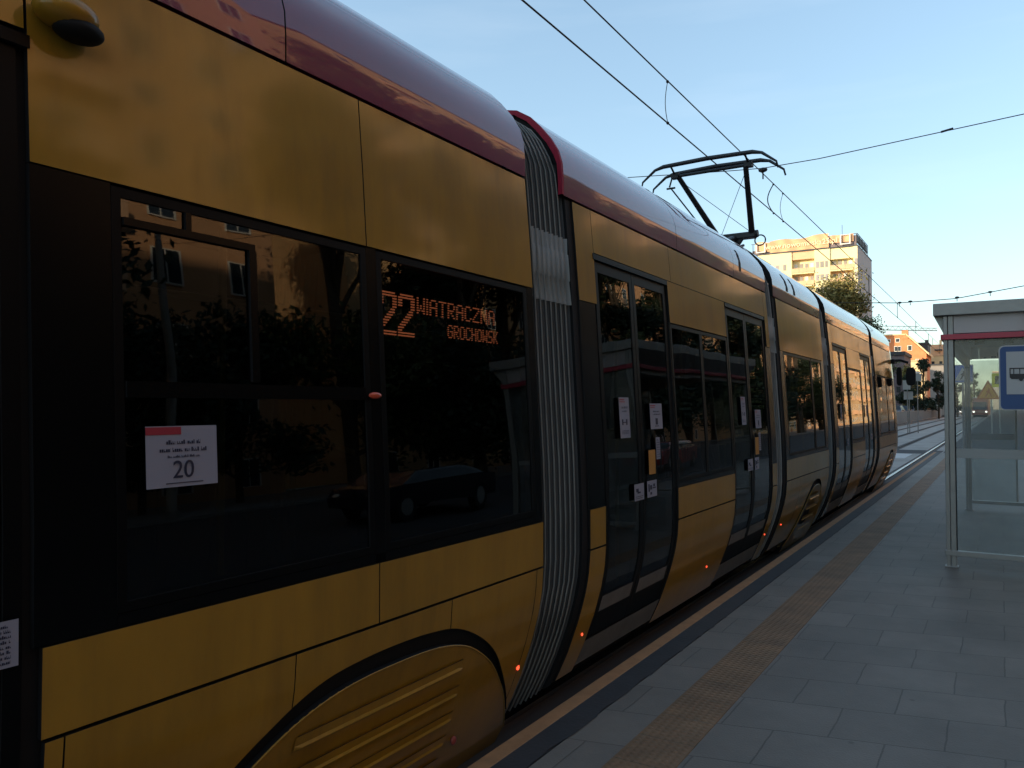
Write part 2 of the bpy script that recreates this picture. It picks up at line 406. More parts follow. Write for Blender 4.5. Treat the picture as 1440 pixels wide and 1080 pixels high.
# crossing beyond the platform end
b = MB()
for k, x in enumerate((-7.4, -6.2, -4.9, -3.62, -2.05, -.8, .4, 1.6)):
    b.box(x, x + .62, 31.4, 34.4, -.284, -.279)
struct(b.build('crossing_stripes', WPAINT))
b = MB(); b.box(-8.1, -2.1, 34.9, 37.6, -.284, -.280); struct(b.build('dark_crossing_panel', ASPH))
for k, (x, nm) in enumerate(((-2.5475, 'rail'), (-3.9825, 'rail'), (-5.4475, 'rail'), (-6.8825, 'rail'))):
    b = MB(); b.box(x-.036, x+.036, -60, 400, -.34, -.25)
    o = b.build('rail', RAILM if x > -3 else RAILD, bevel=.004); struct(o)
    b = MB(); b.box(x-.17, x-.037, -60, 400, -.33, -.281); b.box(x+.037, x+.17, -60, 400, -.33, -.281)
    struct(b.build('rail_groove', RAILS))
# platform
b = MB(); b.box(-2.028, 3.0, -25, 30.8, -.55, -.008); struct(b.build('platform_base', CONC))
b = MB(); b.box(-1.80, 3.0, -25, 30.7, -.05, 0); struct(b.build('platform_paving', SLAB))
b = MB(); b.box(-2.03, -1.94, -25, 30.8, -.12, .004); struct(b.build('platform_edge_strip', EDGEP, bevel=.006))
# worn dark band beside the edge strip, with a ragged inner border
b = MB(); y = -6.0; pts = []
while y < 30.7:
    pts.append((-1.80 + random.uniform(-.012, .012), y)); y += random.uniform(.05, .16)
for i in range(len(pts)-1):
    (xa, ya), (xb, yb) = pts[i], pts[i+1]
    if random.random() < .25: xb = xa
    b.add([(-1.939, ya, .004), (xa, ya, .004), (xb, yb, .004), (-1.939, yb, .004)], [(0, 1, 2, 3)])
struct(b.build('platform_dark_band', EDGED))
b = MB(); b.box(-1.94, -1.805, -25, 30.7, -.05, -.002); struct(b.build('platform_inner_edge', EDGED))
b = MB(); b.box(-1.525, -1.245, -25, 30.6, -.01, .005); struct(b.build('tactile_strip', TACT, bevel=.002))

# ------------------------------------------------------------------ the tram
XC = -3.265
PR = [(-.32, -2.47), (-.08, -2.335), (0, -2.295), (.11, -2.245), (.22, -2.205), (.32, -2.168), (.42, -2.14), (.5, -2.118), (.62, -2.098), (.74, -2.09), (.98, -2.09),
      (1.3, -2.10), (2.24, -2.155), (2.55, -2.178), (2.85, -2.205), (3.0, -2.235), (3.1, -2.27)]
def SX(z):
    if z <= PR[0][0]: return PR[0][1]
    for (a, xa), (c, xc) in zip(PR, PR[1:]):
        if z <= c: return xa + (xc - xa) * (z - a) / (c - a)
    return PR[-1][1]
ROOFP = [(-2.203, 2.86), (-2.205, 2.96), (-2.212, 3.05), (-2.236, 3.13), (-2.284, 3.21), (-2.36, 3.3), (-2.43, 3.37), (-2.52, 3.425), (-2.65, 3.455), (-2.9, 3.468), (XC, 3.472)]
ROOFP = ROOFP + [(2*XC - x, z) for x, z in reversed(ROOFP[:-1])]

tram = thing('tram', 'long yellow and dark red articulated tram standing along the platform, showing route 22', 'tram', (XC, 8, -.25))
tram_loc = Vector(tram.location)
def tp(o, parent=None):
    """attach to the tram (or to a part of it) keeping world coordinates"""
    p = parent or tram
    o.parent = p
    o.matrix_parent_inverse = Matrix.Translation(-tram_loc) if p is tram else Matrix.Identity(4)
    return o

def patch(name, m, y0, y1, z0, z1, off=0., th=.02, parent=None, far=False, dz=.06, edge=.004):
    """curved body panel following the side profile; z0/z1 may be functions of y"""
    fz0 = z0 if callable(z0) else (lambda y: z0); fz1 = z1 if callable(z1) else (lambda y: z1)
    ny = 2 if not (callable(z0) or callable(z1)) else max(2, int((y1-y0)/.035))
    zmax = max(fz1(y0), fz1(y1)); zmin = min(fz0(y0 + (y1-y0)*i/(ny-1)) for i in range(ny))
    nz_ = max(2, int((zmax - zmin)/dz) + 1)
    b = MB(); fr = []; bk = []
    for i in range(ny):
        y = y0 + (y1-y0)*i/(ny-1)
        for j in range(nz_):
            z = fz0(y) + (fz1(y)-fz0(y))*j/(nz_-1)
            x = SX(z) + off
            if far: x = 2*XC - x
            fr.append((x, y, z)); bk.append((x - th if not far else x + th, y, z))
    fs = []
    for i in range(ny-1):
        for j in range(nz_-1):
            q = (i*nz_+j, (i+1)*nz_+j, (i+1)*nz_+j+1, i*nz_+j+1)
            fs.append(q if not far else tuple(reversed(q)))
    b.add(fr, fs, True)
    # rim
    ring = [i*nz_ for i in range(ny)] + [(ny-1)*nz_+j for j in range(1, nz_)] + [i*nz_+nz_-1 for i in range(ny-2, -1, -1)] + [j for j in range(nz_-2, 0, -1)]
    vs = [fr[k] for k in ring] + [bk[k] for k in ring]; n = len(ring)
    fs = [((k+1) % n, k, k+n, (k+1) % n+n) for k in range(n)]
    if far: fs = [tuple(reversed(f)) for f in fs]
    rim0 = len(b.f); b.add(vs, fs); rim1 = len(b.f)
    b.add(bk, [tuple(reversed(f)) for f in ([(i*nz_+j, (i+1)*nz_+j, (i+1)*nz_+j+1, i*nz_+j+1) for i in range(ny-1) for j in range(nz_-1)])], True)
    o = b.build(name, [m, DARK])
    if m is not GLTRAM:
        for q in range(rim0, rim1): o.data.polygons[q].material_index = 1
    return tp(o, parent)

def side_box(name, m, y0, y1, z0, z1, out=.004, th=.006, parent=None):
    return patch(name, m, y0, y1, z0, z1, off=out, th=th, parent=parent)

def roof(y0, y1, name='roof'):
    b = MB(); ny = 2; n = len(ROOFP)
    ys = [y0, y1]
    vs = [(x, y, z) for y in ys for x, z in ROOFP]
    b.add(vs, [(i, i+n, i+n+1, i+1)[::-1] for i in range(n-1)], True)
    ends = []
    # thick end faces, inner skin
    inn = [(XC + (x-XC)*.955, z - .05 if 2 < i < n-3 else z) for i, (x, z) in enumerate(ROOFP)]
    for y in ys:
        vs2 = [(x, y, z) for x, z in ROOFP] + [(x, y, z) for x, z in inn]
        fs = [(i, i+1, i+1+n, i+n) for i in range(n-1)]
        if y == y1: fs = [tuple(reversed(f)) for f in fs]
        e0 = len(b.f); b.add(vs2, [tuple(reversed(f)) for f in fs]); ends += list(range(e0, len(b.f)))
    b.add([(x, y, z) for y in ys for x, z in inn], [(i, i+n, i+n+1, i+1) for i in range(n-1)], True)
    o = b.build(name, [ROOFRED, DARK])
    for q in ends: o.data.polygons[q].material_index = 1
    return tp(o)

def shell(y0, y1, holes):
    """dark inner shell behind the panels: floor, ceiling, far wall and the near wall outside the glass"""
    b = MB()
    xin = -2.26
    b.box(2*XC+2.24, -2.40, y0+.01, y1-.01, -.05, .12)               # floor pan
    b.box(2*XC+2.26, -2.27, y0+.01, y1-.01, 2.60, 2.80)              # ceiling
    b.box(2*XC+2.20, 2*XC+2.26, y0+.01, y1-.01, .12, 2.8)            # far wall
    # near wall: everything but the glazed openings
    def wall(ya, yb, za, zb):
        n = max(2, int((zb-za)/.1)); zs = [za + (zb-za)*i/n for i in range(n+1)]
        for j in range(n):
            p, q = zs[j], zs[j+1]; a, c = SX(p)-.026, SX(q)-.026
            b.add([(a, ya, p), (a, yb, p), (c, yb, q), (c, ya, q), (a-.04, ya, p), (a-.04, yb, p), (c-.04, yb, q), (c-.04, ya, q)],
                  [(0,1,2,3), (7,6,5,4), (0,3,7,4), (1,5,6,2), (3,2,6,7), (0,4,5,1)])
    ys = sorted(set([y0] + [v for h in holes for v in h[:2]] + [y1]))
    for ya, yb in zip(ys, ys[1:]):
        h = [q for q in holes if q[0] <= ya + 1e-6 and q[1] >= yb - 1e-6]
        if h:
            wall(ya, yb, .0, h[0][2]); wall(ya, yb, h[0][3], 2.84)
        else: wall(ya, yb, -.02, 2.84)
    return tp(b.build('body_shell', DARK))

def far_side(y0, y1):
    patch('side_panel', YEL, y0, y1, 2.24, 2.85, far=True)
    patch('window_band', BLACK, y0, y1, .985, 2.235, far=True)
    patch('side_panel', YEL, y0, y1, -.07, .98, far=True)

Z_S, Z_C, Z_W = .98, .742, 2.243     # sill, crease, top of the window band
Z_B = -.075
def upper(y0, y1, z0=Z_W): patch('upper_panel', YEL, y0, y1, z0, 2.846)
def sill(y0, y1): patch('sill_panel', YEL, y0, y1, Z_C+.005, Z_S)
def skirt(y0, y1, z0=Z_B, z1=Z_C-.006, off=0): return patch('skirt_panel', YEL, y0, y1, z0, z1, off=off)
def band(y0, y1, z0=Z_S+.004, z1=Z_W-.004, off=-.003): return patch('band_panel', BLACK, y0, y1, z0, z1, off=off)
def window(y0, y1, z0=1.05, z1=2.20, frame=.028):
    """frame with the pane inside it, as one part > sub-part"""
    b = MB()
    f = patch('window', FRB, y0, y1, z0-frame, z0, off=-.002)
    f2 = [patch('window_frame', FRB, y0, y1, z1, z1+frame, off=-.002, parent=f),
          patch('window_frame', FRB, y0-frame, y0, z0-frame, z1+frame, off=-.002, parent=f),
          patch('window_frame', FRB, y1, y1+frame, z0-frame, z1+frame, off=-.002, parent=f)]
    patch('window_pane', GLTRAM, y0+.002, y1-.002, z0+.002, z1-.002, off=-.008, th=.004, parent=f)
    return f

# bogie cover outline (half), relative to the centre of the cover
CURV = [(0, .560), (.24, .552), (.42, .522), (.57, .467), (.775, .337), (.95, .173), (1.09, .012), (1.34, -.31)]
GAPC = [(0, .632), (.20, .626), (.40, .600), (.58, .530), (.78, .405), (.93, .255), (1.08, .076), (1.20, -.08)]
def curve_at(tab, d):
    """smooth interpolation through the half outline (symmetric about 0)"""
    d = abs(d)
    t_ = [(-tab[1][0], tab[1][1])] + list(tab)
    if d >= tab[-1][0]: return tab[-1][1]
    for k in range(1, len(t_)-1):
        if d <= t_[k+1][0]:
            (xm, zm), (xa, za), (xb, zb) = t_[k-1], t_[k], t_[k+1]
            xn, zn = t_[k+2] if k+2 < len(t_) else (xb + (xb-xa), zb + (zb-za))
            h = xb - xa; m0 = (zb-zm)/(xb-xm)*h; m1 = (zn-za)/(xn-xa)*h; u = (d-xa)/h
            return (2*u**3-3*u*u+1)*za + (u**3-2*u*u+u)*m0 + (-2*u**3+3*u*u)*zb + (u**3-u*u)*m1
def bogie_skirt(y0, y1, c, k):
    """skirt with an arched cut-out, then the ribbed cover plate standing in it"""
    fz = lambda y: max(Z_B, min(curve_at(GAPC, (y-c)/k), Z_C-.05)) if abs(y-c)/k < 1.2 else Z_B
    return fz
def bogie_cover(c, k, ribs=4, lo=-.20):
    yb = [c + k*d for d in (-1.24, 1.24)]
    top = lambda y: max(curve_at(CURV, (y-c)/k), lo + .012)
    y0, y1 = c - 1.235*k, c + 1.235*k
    ym = [c - 1.235*k, c + 1.235*k]
    cov = patch('bogie_cover', YEL, ym[0], ym[1], lo, top, off=.012, th=.03)
    # raised rim along the arch
    b = MB(); pts = []
    n = 60
    for i in range(n+1):
        y = y0 + (y1-y0)*i/n; z = top(y); pts.append((SX(z)+.010, y, z-.004))
    b.tube(pts, .0045, 6)
    tp(b.build('cover_rim', YEL), cov)
    # ribs: raised lips, each below a dark strip that paints the groove shadow
    for r_ in range(ribs):
        z = .385 - .133*r_
        h = .50*k + .02*r_
        b = MB()
        P = [(z+.045, .0128), (z+.012, .0150), (z+.002, .0235), (z-.003, .0235), (z-.012, .0128)]
        yy = [c-h-.01, c-h+.02, c+h-.02, c+h+.01]
        vs = []
        for q, y in enumerate(yy):
            s = 0.12 if q in (0, 3) else 1
            for z_, o_ in P: vs.append((SX(z_) + .0125 + (o_-.013)*s, y, z_))
        m_ = len(P)
        b.add(vs, [(i*m_+j+1, (i+1)*m_+j+1, (i+1)*m_+j, i*m_+j)[::-1] for i in range(3) for j in range(m_-1)])
        tp(b.build('cover_rib', YEL), cov)
        patch('cover_shade_line', GROOVE_SHADE, c-h, c+h, z+.045, z+.0485, off=.0132, th=.001, parent=cov)  # flat strip on the cover, groove shadow put into its colour
    # black recess plate behind the cut-out and the fold near the foot
    patch('bogie_recess', DARK, y0-.05, y1+.05, -.16, .70, off=-.14, th=.02)
    return cov

def marker(y, z, r=.016, m=REDLED):
    b = MB(); b.ball((SX(z)+.003, y, z), r*.75, sx=.5); 
    return tp(b.build('marker_light', m))

def bellows(y0, y1, m, ribs, cover=False, amp=.030):
    prof = []
    for z in [-.12, 0, .15, .3, .45, .6, .75, .98, 1.3, 1.6, 1.9, 2.24, 2.5, 2.7]:
        prof.append((SX(z) - .040, z, 1, 0))
    prof += [(-2.245, 2.85, .99, .1), (-2.262, 2.98, .97, .25), (-2.30, 3.09, .9, .4), (-2.355, 3.19, .8, .6), (-2.425, 3.275, .65, .75),
             (-2.52, 3.335, .4, .9), (-2.66, 3.372, .2, .98), (-2.93, 3.385, 0, 1), (XC, 3.39, 0, 1)]
    prof = prof + [(2*XC - x, z, -nx, nz) for x, z, nx, nz in reversed(prof[:-1])]
    b = MB(); ny = ribs*8; n = len(prof); vs = []
    for i in range(ny+1):
        y = y0 + (y1-y0)*i/ny; ph = (i % 8)/8*2*PI
        o = amp*(math.cos(ph) - 1) + (amp*.4*math.cos(2*ph))
        for x, z, nx, nz in prof: vs.append((x + nx*o, y, z + nz*o))
    b.add(vs, [(i*n+j, (i+1)*n+j, (i+1)*n+j+1, i*n+j+1) for i in range(ny) for j in range(n-1)], True)
    bel = tp(b.build('bellows', m))
    for k in range(ribs):
        y = y0 + (y1-y0)*(k+.5+.5)/ribs if k < ribs-1 else None
        if y is None: continue
        bb = MB(); o = amp*.4 + .002
        bb.tube([(x + nx*o, y, z + nz*o) for x, z, nx, nz in prof[:len(prof)//2+1]], .0055, 6)
        tp(bb.build('bellows_rib', RIBM), bel)
    if cover:
        b = MB(); zs = [2.20, 2.34, 2.345, 2.50, 2.505, 2.60]
        vs = []; 
        for i in range(ny+1):
            y = y0+.01 + (y1-y0-.02)*i/ny; ph = (i % 8)/8*2*PI
            o = amp*(math.cos(ph)-1)*.6 + amp*.4*math.cos(2*ph) + .019
            for z in zs: vs.append((SX(z)-.040+o - (.006 if z in (2.34, 2.505) else 0), y, z))
        n = len(zs)
        b.add(vs, [(i*n+j, (i+1)*n+j, (i+1)*n+j+1, i*n+j+1) for i in range(ny) for j in range(n-1)], True)
        tp(b.build('bellows_cover', RUBL), bel)
    return bel

def end_frame(y0, y1):
    """dark portal ring that closes a body section"""
    b = MB()
    prof = [(SX(z) - .012, z) for z in [-.1, 0, .11, .22, .32, .42, .5, .62, .74, .98, 1.3, 2.24, 2.55, 2.85]] + [(-2.30, 3.05), (-2.42, 3.2), (-2.7, 3.32), (XC, 3.34)]
    prof = prof + [(2*XC-x, z) for x, z in reversed(prof[:-1])]
    n = len(prof); inn = [(XC+(x-XC)*.86, z*.93 if z > 0 else z) for x, z in prof]
    vs = [(x, y0, z) for x, z in prof] + [(x, y1, z) for x, z in prof] + [(x, y0, z) for x, z in inn] + [(x, y1, z) for x, z in inn]
    fs = []
    for i in range(n-1):
        fs += [(i, i+n, i+n+1, i+1), (i, i+1, i+1+2*n, i+2*n), (i+n, i+3*n, i+3*n+1, i+n+1), (i+2*n, i+2*n+1, i+3*n+1, i+3*n)]
    b.add(vs, fs)
    return tp(b.build('end_frame', DARK, fix=True))

def poster(y0, y1, z0, z1, kind, parent, out=.004):
    """sheet of paper on the glass with printed blocks"""
    o = patch('poster', PAPER, y0, y1, z0, z1, off=out, th=.002, parent=parent)
    w_, h = y1-y0, z1-z0
    def blk(a, c, d, e, m, name='printed_line'):
        patch(name, m, y0+w_*a, y0+w_*c, z0+h*d, z0+h*e, off=out+.0012, th=.001, parent=parent)
    def words(a, c, d, e, rows=1):
        rw = random.Random(int(y0*1000)+int(d*100)); bb = MB()
        for q in range(rows):
            h_ = (e-d)/(rows*1.5-.5) if rows > 1 else (e-d); zc = z0 + h*(e - h_*(1.5*q) - h_)
            x = a + rw.uniform(0, .05)*(c-a)
            while x < c - .02:
                wl = rw.uniform(.06, .2)*(c-a)*1.2; xe = min(c, x+wl)
                lw = h*h_*.55/w_; xx = x
                while xx < xe:
                    zz = zc; hh = h*h_*rw.choice((.7, .7, 1)); ya_ = y0+w_*xx; yb_ = min(ya_+w_*lw*.8, y0+w_*xe)
                    xo = SX(zz)+out+.0012
                    if rw.random() < .5: bb.add([(xo, ya_, zz), (xo, yb_, zz), (SX(zz+hh)+out+.0012, yb_, zz+hh), (SX(zz+hh)+out+.0012, ya_, zz+hh)], [(0, 1, 2, 3)])
                    else:
                        t_ = (yb_-ya_)*.35
                        bb.add([(xo, ya_, zz), (xo, ya_+t_, zz), (SX(zz+hh)+out+.0012, ya_+t_, zz+hh), (SX(zz+hh)+out+.0012, ya_, zz+hh)], [(0, 1, 2, 3)])
                        bb.add([(xo, ya_+t_, zz), (xo, yb_, zz), (SX(zz+hh*.4)+out+.0012, yb_, zz+hh*.4), (SX(zz+hh*.4)+out+.0012, ya_+t_, zz+hh*.4)], [(0, 1, 2, 3)])
                    xx += lw
                x = xe + lw*1.0
        tp(bb.build('printed_words', PRINT), parent)
    if kind == 'notice':
        blk(.0, .48, .86, .985, PRED, 'red_tag')
        words(.26, .76, .70, .77); words(.16, .84, .575, .645); words(.28, .74, .48, .52)
        blk(.26, .78, .055, .07, PRINT)
        me = text_mesh('20', .075, PRINT, 'numerals', .0006)
        t = bpy.data.objects.new('numerals', me); col.objects.link(t)
        zc = z0 + h*.27; yc = y0 + w_*.5
        t.rotation_euler = (R(90), 0, R(90)); t.location = (SX(zc)+out+.0025, yc, zc)
        tp(t, parent)
        if parent: pass
    elif kind == 'tall':
        blk(.05, .52, .93, .96, PRED, 'red_tag'); blk(.05, .6, .88, .90, PRED, 'red_tag')
        words(.2, .8, .73, .79); words(.28, .72, .64, .69); blk(.22, .34, .32, .46, PRINT); blk(.62, .74, .32, .46, PRINT); blk(.34, .62, .375, .395, PRINT)
        words(.14, .86, .10, .19, 3)
    elif kind == 'short':
        blk(.03, .45, .90, .94, PRED, 'red_tag'); blk(.03, .4, .83, .855, PRED, 'red_tag')
        words(.22, .78, .66, .73); words(.18, .82, .55, .61); blk(.42, .6, .17, .42, PRINT); blk(.36, .66, .10, .13, PRINT)
    elif kind == 'pict':
        blk(.18, .42, .52, .72, PRINT); blk(.30, .62, .42, .52, PRINT); blk(.12, .88, .22, .25, PRINT); blk(.12, .8, .12, .145, PRINT)
    elif kind == 'pict2':
        blk(.12, .24, .35, .8, PRINT); blk(.3, .48, .45, .72, PRINT); blk(.56, .86, .5, .58, PRINT); blk(.62, .8, .62, .78, PRINT); blk(.3, .46, .15, .3, PRINT)
    elif kind == 'text':
        words(.12, .88, .08, .92, 8)
    return o

def door_pair(y0, y1, ymid, stickers=None, z1=2.53, dark=.01):
    """double plug door: two leaves with full glass, a seam rubber, black surround and grey threshold"""
    fr = patch('door_frame', FRB, y0-.02, y1+.02, z1, z1+.035, off=.004)
    leaves = []
    for a, c in ((y0+.01, ymid-.004), (ymid+.004, y1-.01)):
        lf = patch('door', FRB, a, a+.045, .135, z1-.006, off=-.010)
        patch('leaf_edge', FRB, c-.045, c, .135, z1-.006, off=-.010, parent=lf)
        patch('leaf_foot', FRB, a+.046, c-.046, .135, .30, off=-.010, parent=lf)
        patch('kick_plate', DGREY, a+.05, c-.05, .30, .40, off=-.008, parent=lf)
        patch('leaf_head', FRB, a+.046, c-.046, z1-.075, z1-.006, off=-.010, parent=lf)
        patch('door_window', GLTRAM, a+.046, c-.046, .405, z1-.076, off=-.016, th=.004, parent=lf)
        leaves.append(lf)
    patch('door_threshold', DGREY, y0-.005, y1+.005, -.045, .125, off=-.004)
    return leaves

def roof_slot(y0, y1, za, zb):
    def RX(z):
        for (xa, z1_), (xb, z2_) in zip(ROOFP, ROOFP[1:]):
            if z1_ <= z <= z2_: return xa + (xb-xa)*(z-z1_)/(z2_-z1_)
    b = MB(); zs = [za + (zb-za)*k/5 for k in range(6)]
    vs = [(RX(z)+.003, y, z) for y in (y0, y1) for z in zs]
    b.add(vs, [(k, k+6, k+7, k+1) for k in range(5)])
    return tp(b.build('roof_vent_slot', DARK))

# ---- section A (nearest)
A1 = 3.655
holesA = [(1.31, 2.30, 1.05, 2.20), (2.43, 3.55, 1.05, 2.20), (.10, 1.03, .42, 2.45)]
shell(-4.0, A1-.0, holesA)
far_side(-4.0, A1)
roof(-4.0, 1.955); roof(1.962, A1)
upper(1.055, 2.337); upper(2.343, A1-.002)
patch('upper_panel', YEL, -1.2, 1.047, 2.60, 2.846); upper(-3.9, -1.21)
band(1.055, 1.275); band(2.335, 2.395); band(3.585, A1-.002)
patch('band_panel', BLACK, 1.278, 3.582, .984, 1.018, off=-.003); 
band(-3.9, -1.21)
wA1 = window(1.305, 2.305, 1.05, 2.205); wA2 = window(2.425, 3.555, 1.05, 2.205)
# hopper light in the first window
patch('hopper_bar', BLACK, 1.31, 1.78, 2.125, 2.148, off=.004, parent=wA1)
patch('hopper_bar', BLACK, 1.755, 1.785, 1.68, 2.125, off=.004, parent=wA1)
patch('hopper_bar', BLACK, 1.515, 1.535, 2.148, 2.205, off=.003, parent=wA1)
patch('hopper_bar', BLACK, 1.31, 2.30, 1.625, 1.672, off=.003, parent=wA1)
o = poster(1.362, 1.605, 1.358, 1.540, 'notice', wA1)
b = MB(); b.ball((SX(1.64)+.006, 2.35, 1.642), .022, sx=.5, sy=1.7, sz=.62); tp(b.build('side_marker_lamp', mat('amber_lens', (.5, .07, .03), rough=.25)))
sill(1.075, 2.352); sill(2.358, A1-.002); sill(-3.9, -1.21)
cA, kA = 2.47, 1.0
fA = bogie_skirt(0, 0, cA, kA)
for a, c in ((1.085, 1.132), (1.137, 1.925), (1.930, 2.835), (2.840, 3.585), (3.590, A1)):
    skirt(a, c, z0=fA)
skirt(-3.9, -1.21)
cv = bogie_cover(cA, kA, 5, lo=-.30)
b = MB(); b.ball((SX(-.03)+.02, 3.12, -.03), .022, sx=.5, sz=1); tp(b.build('cover_latch', mat('latch_red', (.30, .06, .05), rough=.4)), cv)
marker(3.585, .205); marker(3.59, .215, .004)
# single door at the left edge
ldoor = door_pair(-.1, 1.04, .47, z1=2.55)
poster(.86, 1.015, .955, 1.07, 'text', ldoor[1])
# outside camera pod above the door
b = MB(); b.ball((SX(2.64)+.045, 1.135, 2.665), .075, sx=.85, sy=1.15, sz=.62, n=20, m=12)
pod = tp(b.build('camera_pod', YEL))
b = MB(); b.ball((SX(2.62)+.05, 1.165, 2.628), .062, sx=.85, sy=1.1, sz=.5, n=20, m=12); tp(b.build('camera_lens', DARK), pod)

# passenger display behind the second pane
FONT = {'W': ["10001","10001","10001","10101","10101","11011","10001"], 'I': ["1","1","1","1","1","1","1"],
 'A': ["01110","10001","10001","11111","10001","10001","10001"], 'T': ["11111","00100","00100","00100","00100","00100","00100"],
 'R': ["11110","10001","10001","11110","10100","10010","10001"], 'C': ["01110","10001","10000","10000","10000","10001","01110"],
 'Z': ["11111","00001","00010","00100","01000","10000","11111"], 'N': ["10001","11001","10101","10101","10011","10001","10001"],
 'G': ["01110","10001","10000","10111","10001","10001","01110"], 'O': ["01110","10001","10001","10001","10001","10001","01110"],
 'H': ["10001","10001","10001","11111","10001","10001","10001"], 'S': ["01111","10000","10000","01110","00001","00001","11110"],
 'K': ["10001","10010","10100","11000","10100","10010","10001"]}
TWO = ["011111110","111111111","110000011","110000011","110000011","000000011","000000110","000001110","000011100","000111000",
       "001110000","011100000","111000000","110000000","111111111","111111111"]
b = MB(); bx = -2.245
b.box(bx-.07, bx-.012, 2.40, 3.52, 1.80, 2.16)
disp = tp(b.build('destination_display', DARK))
def dots(rows, y0, z1, dy, dz, wy=.8, wz=.42):
    b = MB()
    for r_, row in enumerate(rows):
        for c_, ch in enumerate(row):
            if ch == '1':
                ya = y0 + c_*dy; za = z1 - r_*dz
                b.box(bx-.012, bx-.008, ya, ya+dy*wy, za-dz*wz, za)
    return b
for k, y in enumerate((2.53, 2.655)): tp(dots(TWO, y, 2.098, .0124, .0121, .98, .48).build('route_digit', LEDM), disp)
y = 2.785
for ch in 'WIATRACZNA':
    rows = FONT[ch]; tp(dots(rows, y, 2.096, .0116, .0113).build('display_letter', LEDM), disp); y += .0116*(len(rows[0])+1.05)
y = 3.02
for ch in 'GROCHOWSK':
    rows = FONT[ch]; tp(dots(rows, y, 1.990, .0083, .0095).build('display_letter', LEDM), disp); y += .0083*(len(rows[0])+1.0)

# seats, a partition and handrails that show faintly behind the glass
def seat(y, x=-2.75, face=1):
    b = MB(); b.box(x-.42, x, y-.22, y+.22, .62, .70)
    s = tp(b.build('seat', SEAT, bevel=.03))
    b = MB(); b.box(x-.42, x, y-.22*face-.04, y-.22*face+.04, .70, 1.35); tp(b.build('seat_back', SEAT, bevel=.035), s)
    b = MB(); b.tube([(x-.4, y-.22*face, 1.36), (x-.21, y-.22*face, 1.41), (x-.01, y-.22*face, 1.36)], .014); tp(b.build('grab_handle', POLEY), s)
for y in (1.55, 2.35, 3.15, 6.1, 6.85, 9.7, 10.5, 11.3, 14.6, 18.1, 18.9): seat(y)
for y in (1.0, 2.0, 2.9, 4.4, 5.72, 7.2, 8.6, 12.6, 14.0, 15.3):
    b = MB(); b.tube([(-2.6, y, .12), (-2.6, y, 2.6)], .016); tp(b.build('handrail', POLEY))
b = MB(); b.tube([(-2.62, -3, 2.02), (-2.62, 3.5, 2.02)], .014); tp(b.build('ceiling_rail', POLEY))

# ---- bellows A-B
bellows(A1+.005, 4.130, RUB, 8, cover=True)
end_frame(A1-.16, A1+.004)
end_frame(4.135, 4.205)

# ---- section B
B0, B1 = 4.21, 8.80
shell(B0, B1, [(4.52, 5.01, .42, 2.45), (5.10, 5.62, .42, 2.45), (5.76, 7.17, 1.05, 2.2), (7.29, 7.81, .42, 2.45), (7.93, 8.45, .42, 2.45)])
far_side(B0, B1)
roof(4.10, 6.015); roof(6.021, 7.60); roof(7.606, B1)
b = MB()
n = len(ROOFP); vs = []
for y in (4.075, 4.10):
    for x, z in ROOFP: vs.append((x + (.004 if x > XC else -.004), y, z+.003))
b.add(vs, [(i, i+n, i+n+1, i+1)[::-1] for i in range(n-1)], True)
vs = [(x + (.004 if x > XC else -.004), 4.0745, z+.003) for x, z in ROOFP] + [(XC + (x-XC)*.978, 4.0745, z-.022 if 2 < i < n-3 else z) for i, (x, z) in enumerate(ROOFP)]
b.add(vs, [(i, i+1, i+1+n, i+n)[::-1] for i in range(n-1)])
tp(b.build('roof_edge_trim', mat('bright_red', (.30, .02, .045), rough=.6, spec=.15)))
upper(B0, 4.452); patch('upper_panel', YEL, 4.456, 5.817, 2.572, 2.846); patch('upper_panel', YEL, 5.822, 8.655, 2.572, 2.846)
patch('upper_panel', YEL, 5.735, 7.195, Z_W, 2.567); patch('upper_panel', YEL, 8.66, B1-.002, Z_W, 2.846)
band(B0, 4.43); band(5.715, 5.735); band(7.19, 7.20); band(8.60, B1-.002)
patch('band_panel', BLACK, 5.738, 7.188, .984, 1.018, off=-.003)
window(5.765, 6.42, 1.05, 2.205); window(6.48, 7.16, 1.05, 2.205)
sill(B0+.01, 4.435); sill(5.72, 7.205); sill(8.60, B1-.002)
skirt(B0+.01, 4.435); skirt(5.72, 7.205); skirt(8.60, B1-.002)
d1 = door_pair(4.455, 5.70, 5.055)
d2 = door_pair(7.225, 8.585, 7.87)
poster(4.688, 4.848, 1.390, 1.657, 'tall', d1[0]); poster(5.21, 5.44, 1.436, 1.618, 'short', d1[1])
poster(5.287, 5.364, 1.22, 1.376, 'text', d1[1])
patch('orange_sticker', ORSTK, 5.14, 5.262, 1.122, 1.292, off=.005, th=.002, parent=d1[1])
poster(4.875, 5.040, .963, 1.075, 'pict', d1[0]); poster(5.097, 5.275, .965, 1.079, 'pict2', d1[1])
poster(7.50, 7.65, 1.419, 1.689, 'tall', d2[0]); poster(7.975, 8.195, 1.376, 1.563, 'short', d2[1])
poster(8.062, 8.14, 1.15, 1.33, 'text', d2[1])
patch('orange_sticker', ORSTK, 7.905, 8.04, 1.115, 1.287, off=.008, th=.002, parent=d2[1])
poster(7.635, 7.812, .969, 1.083, 'pict', d2[0]); poster(7.88, 8.04, .966, 1.087, 'pict2', d2[1])
for y, z in ((4.345, .195), (6.741, .195), (8.70, .205), (9.42, .22)): marker(y, z, .013)
roof_slot(7.80, 7.86, 2.95, 3.17)
end_frame(B1-.01, B1+.01)

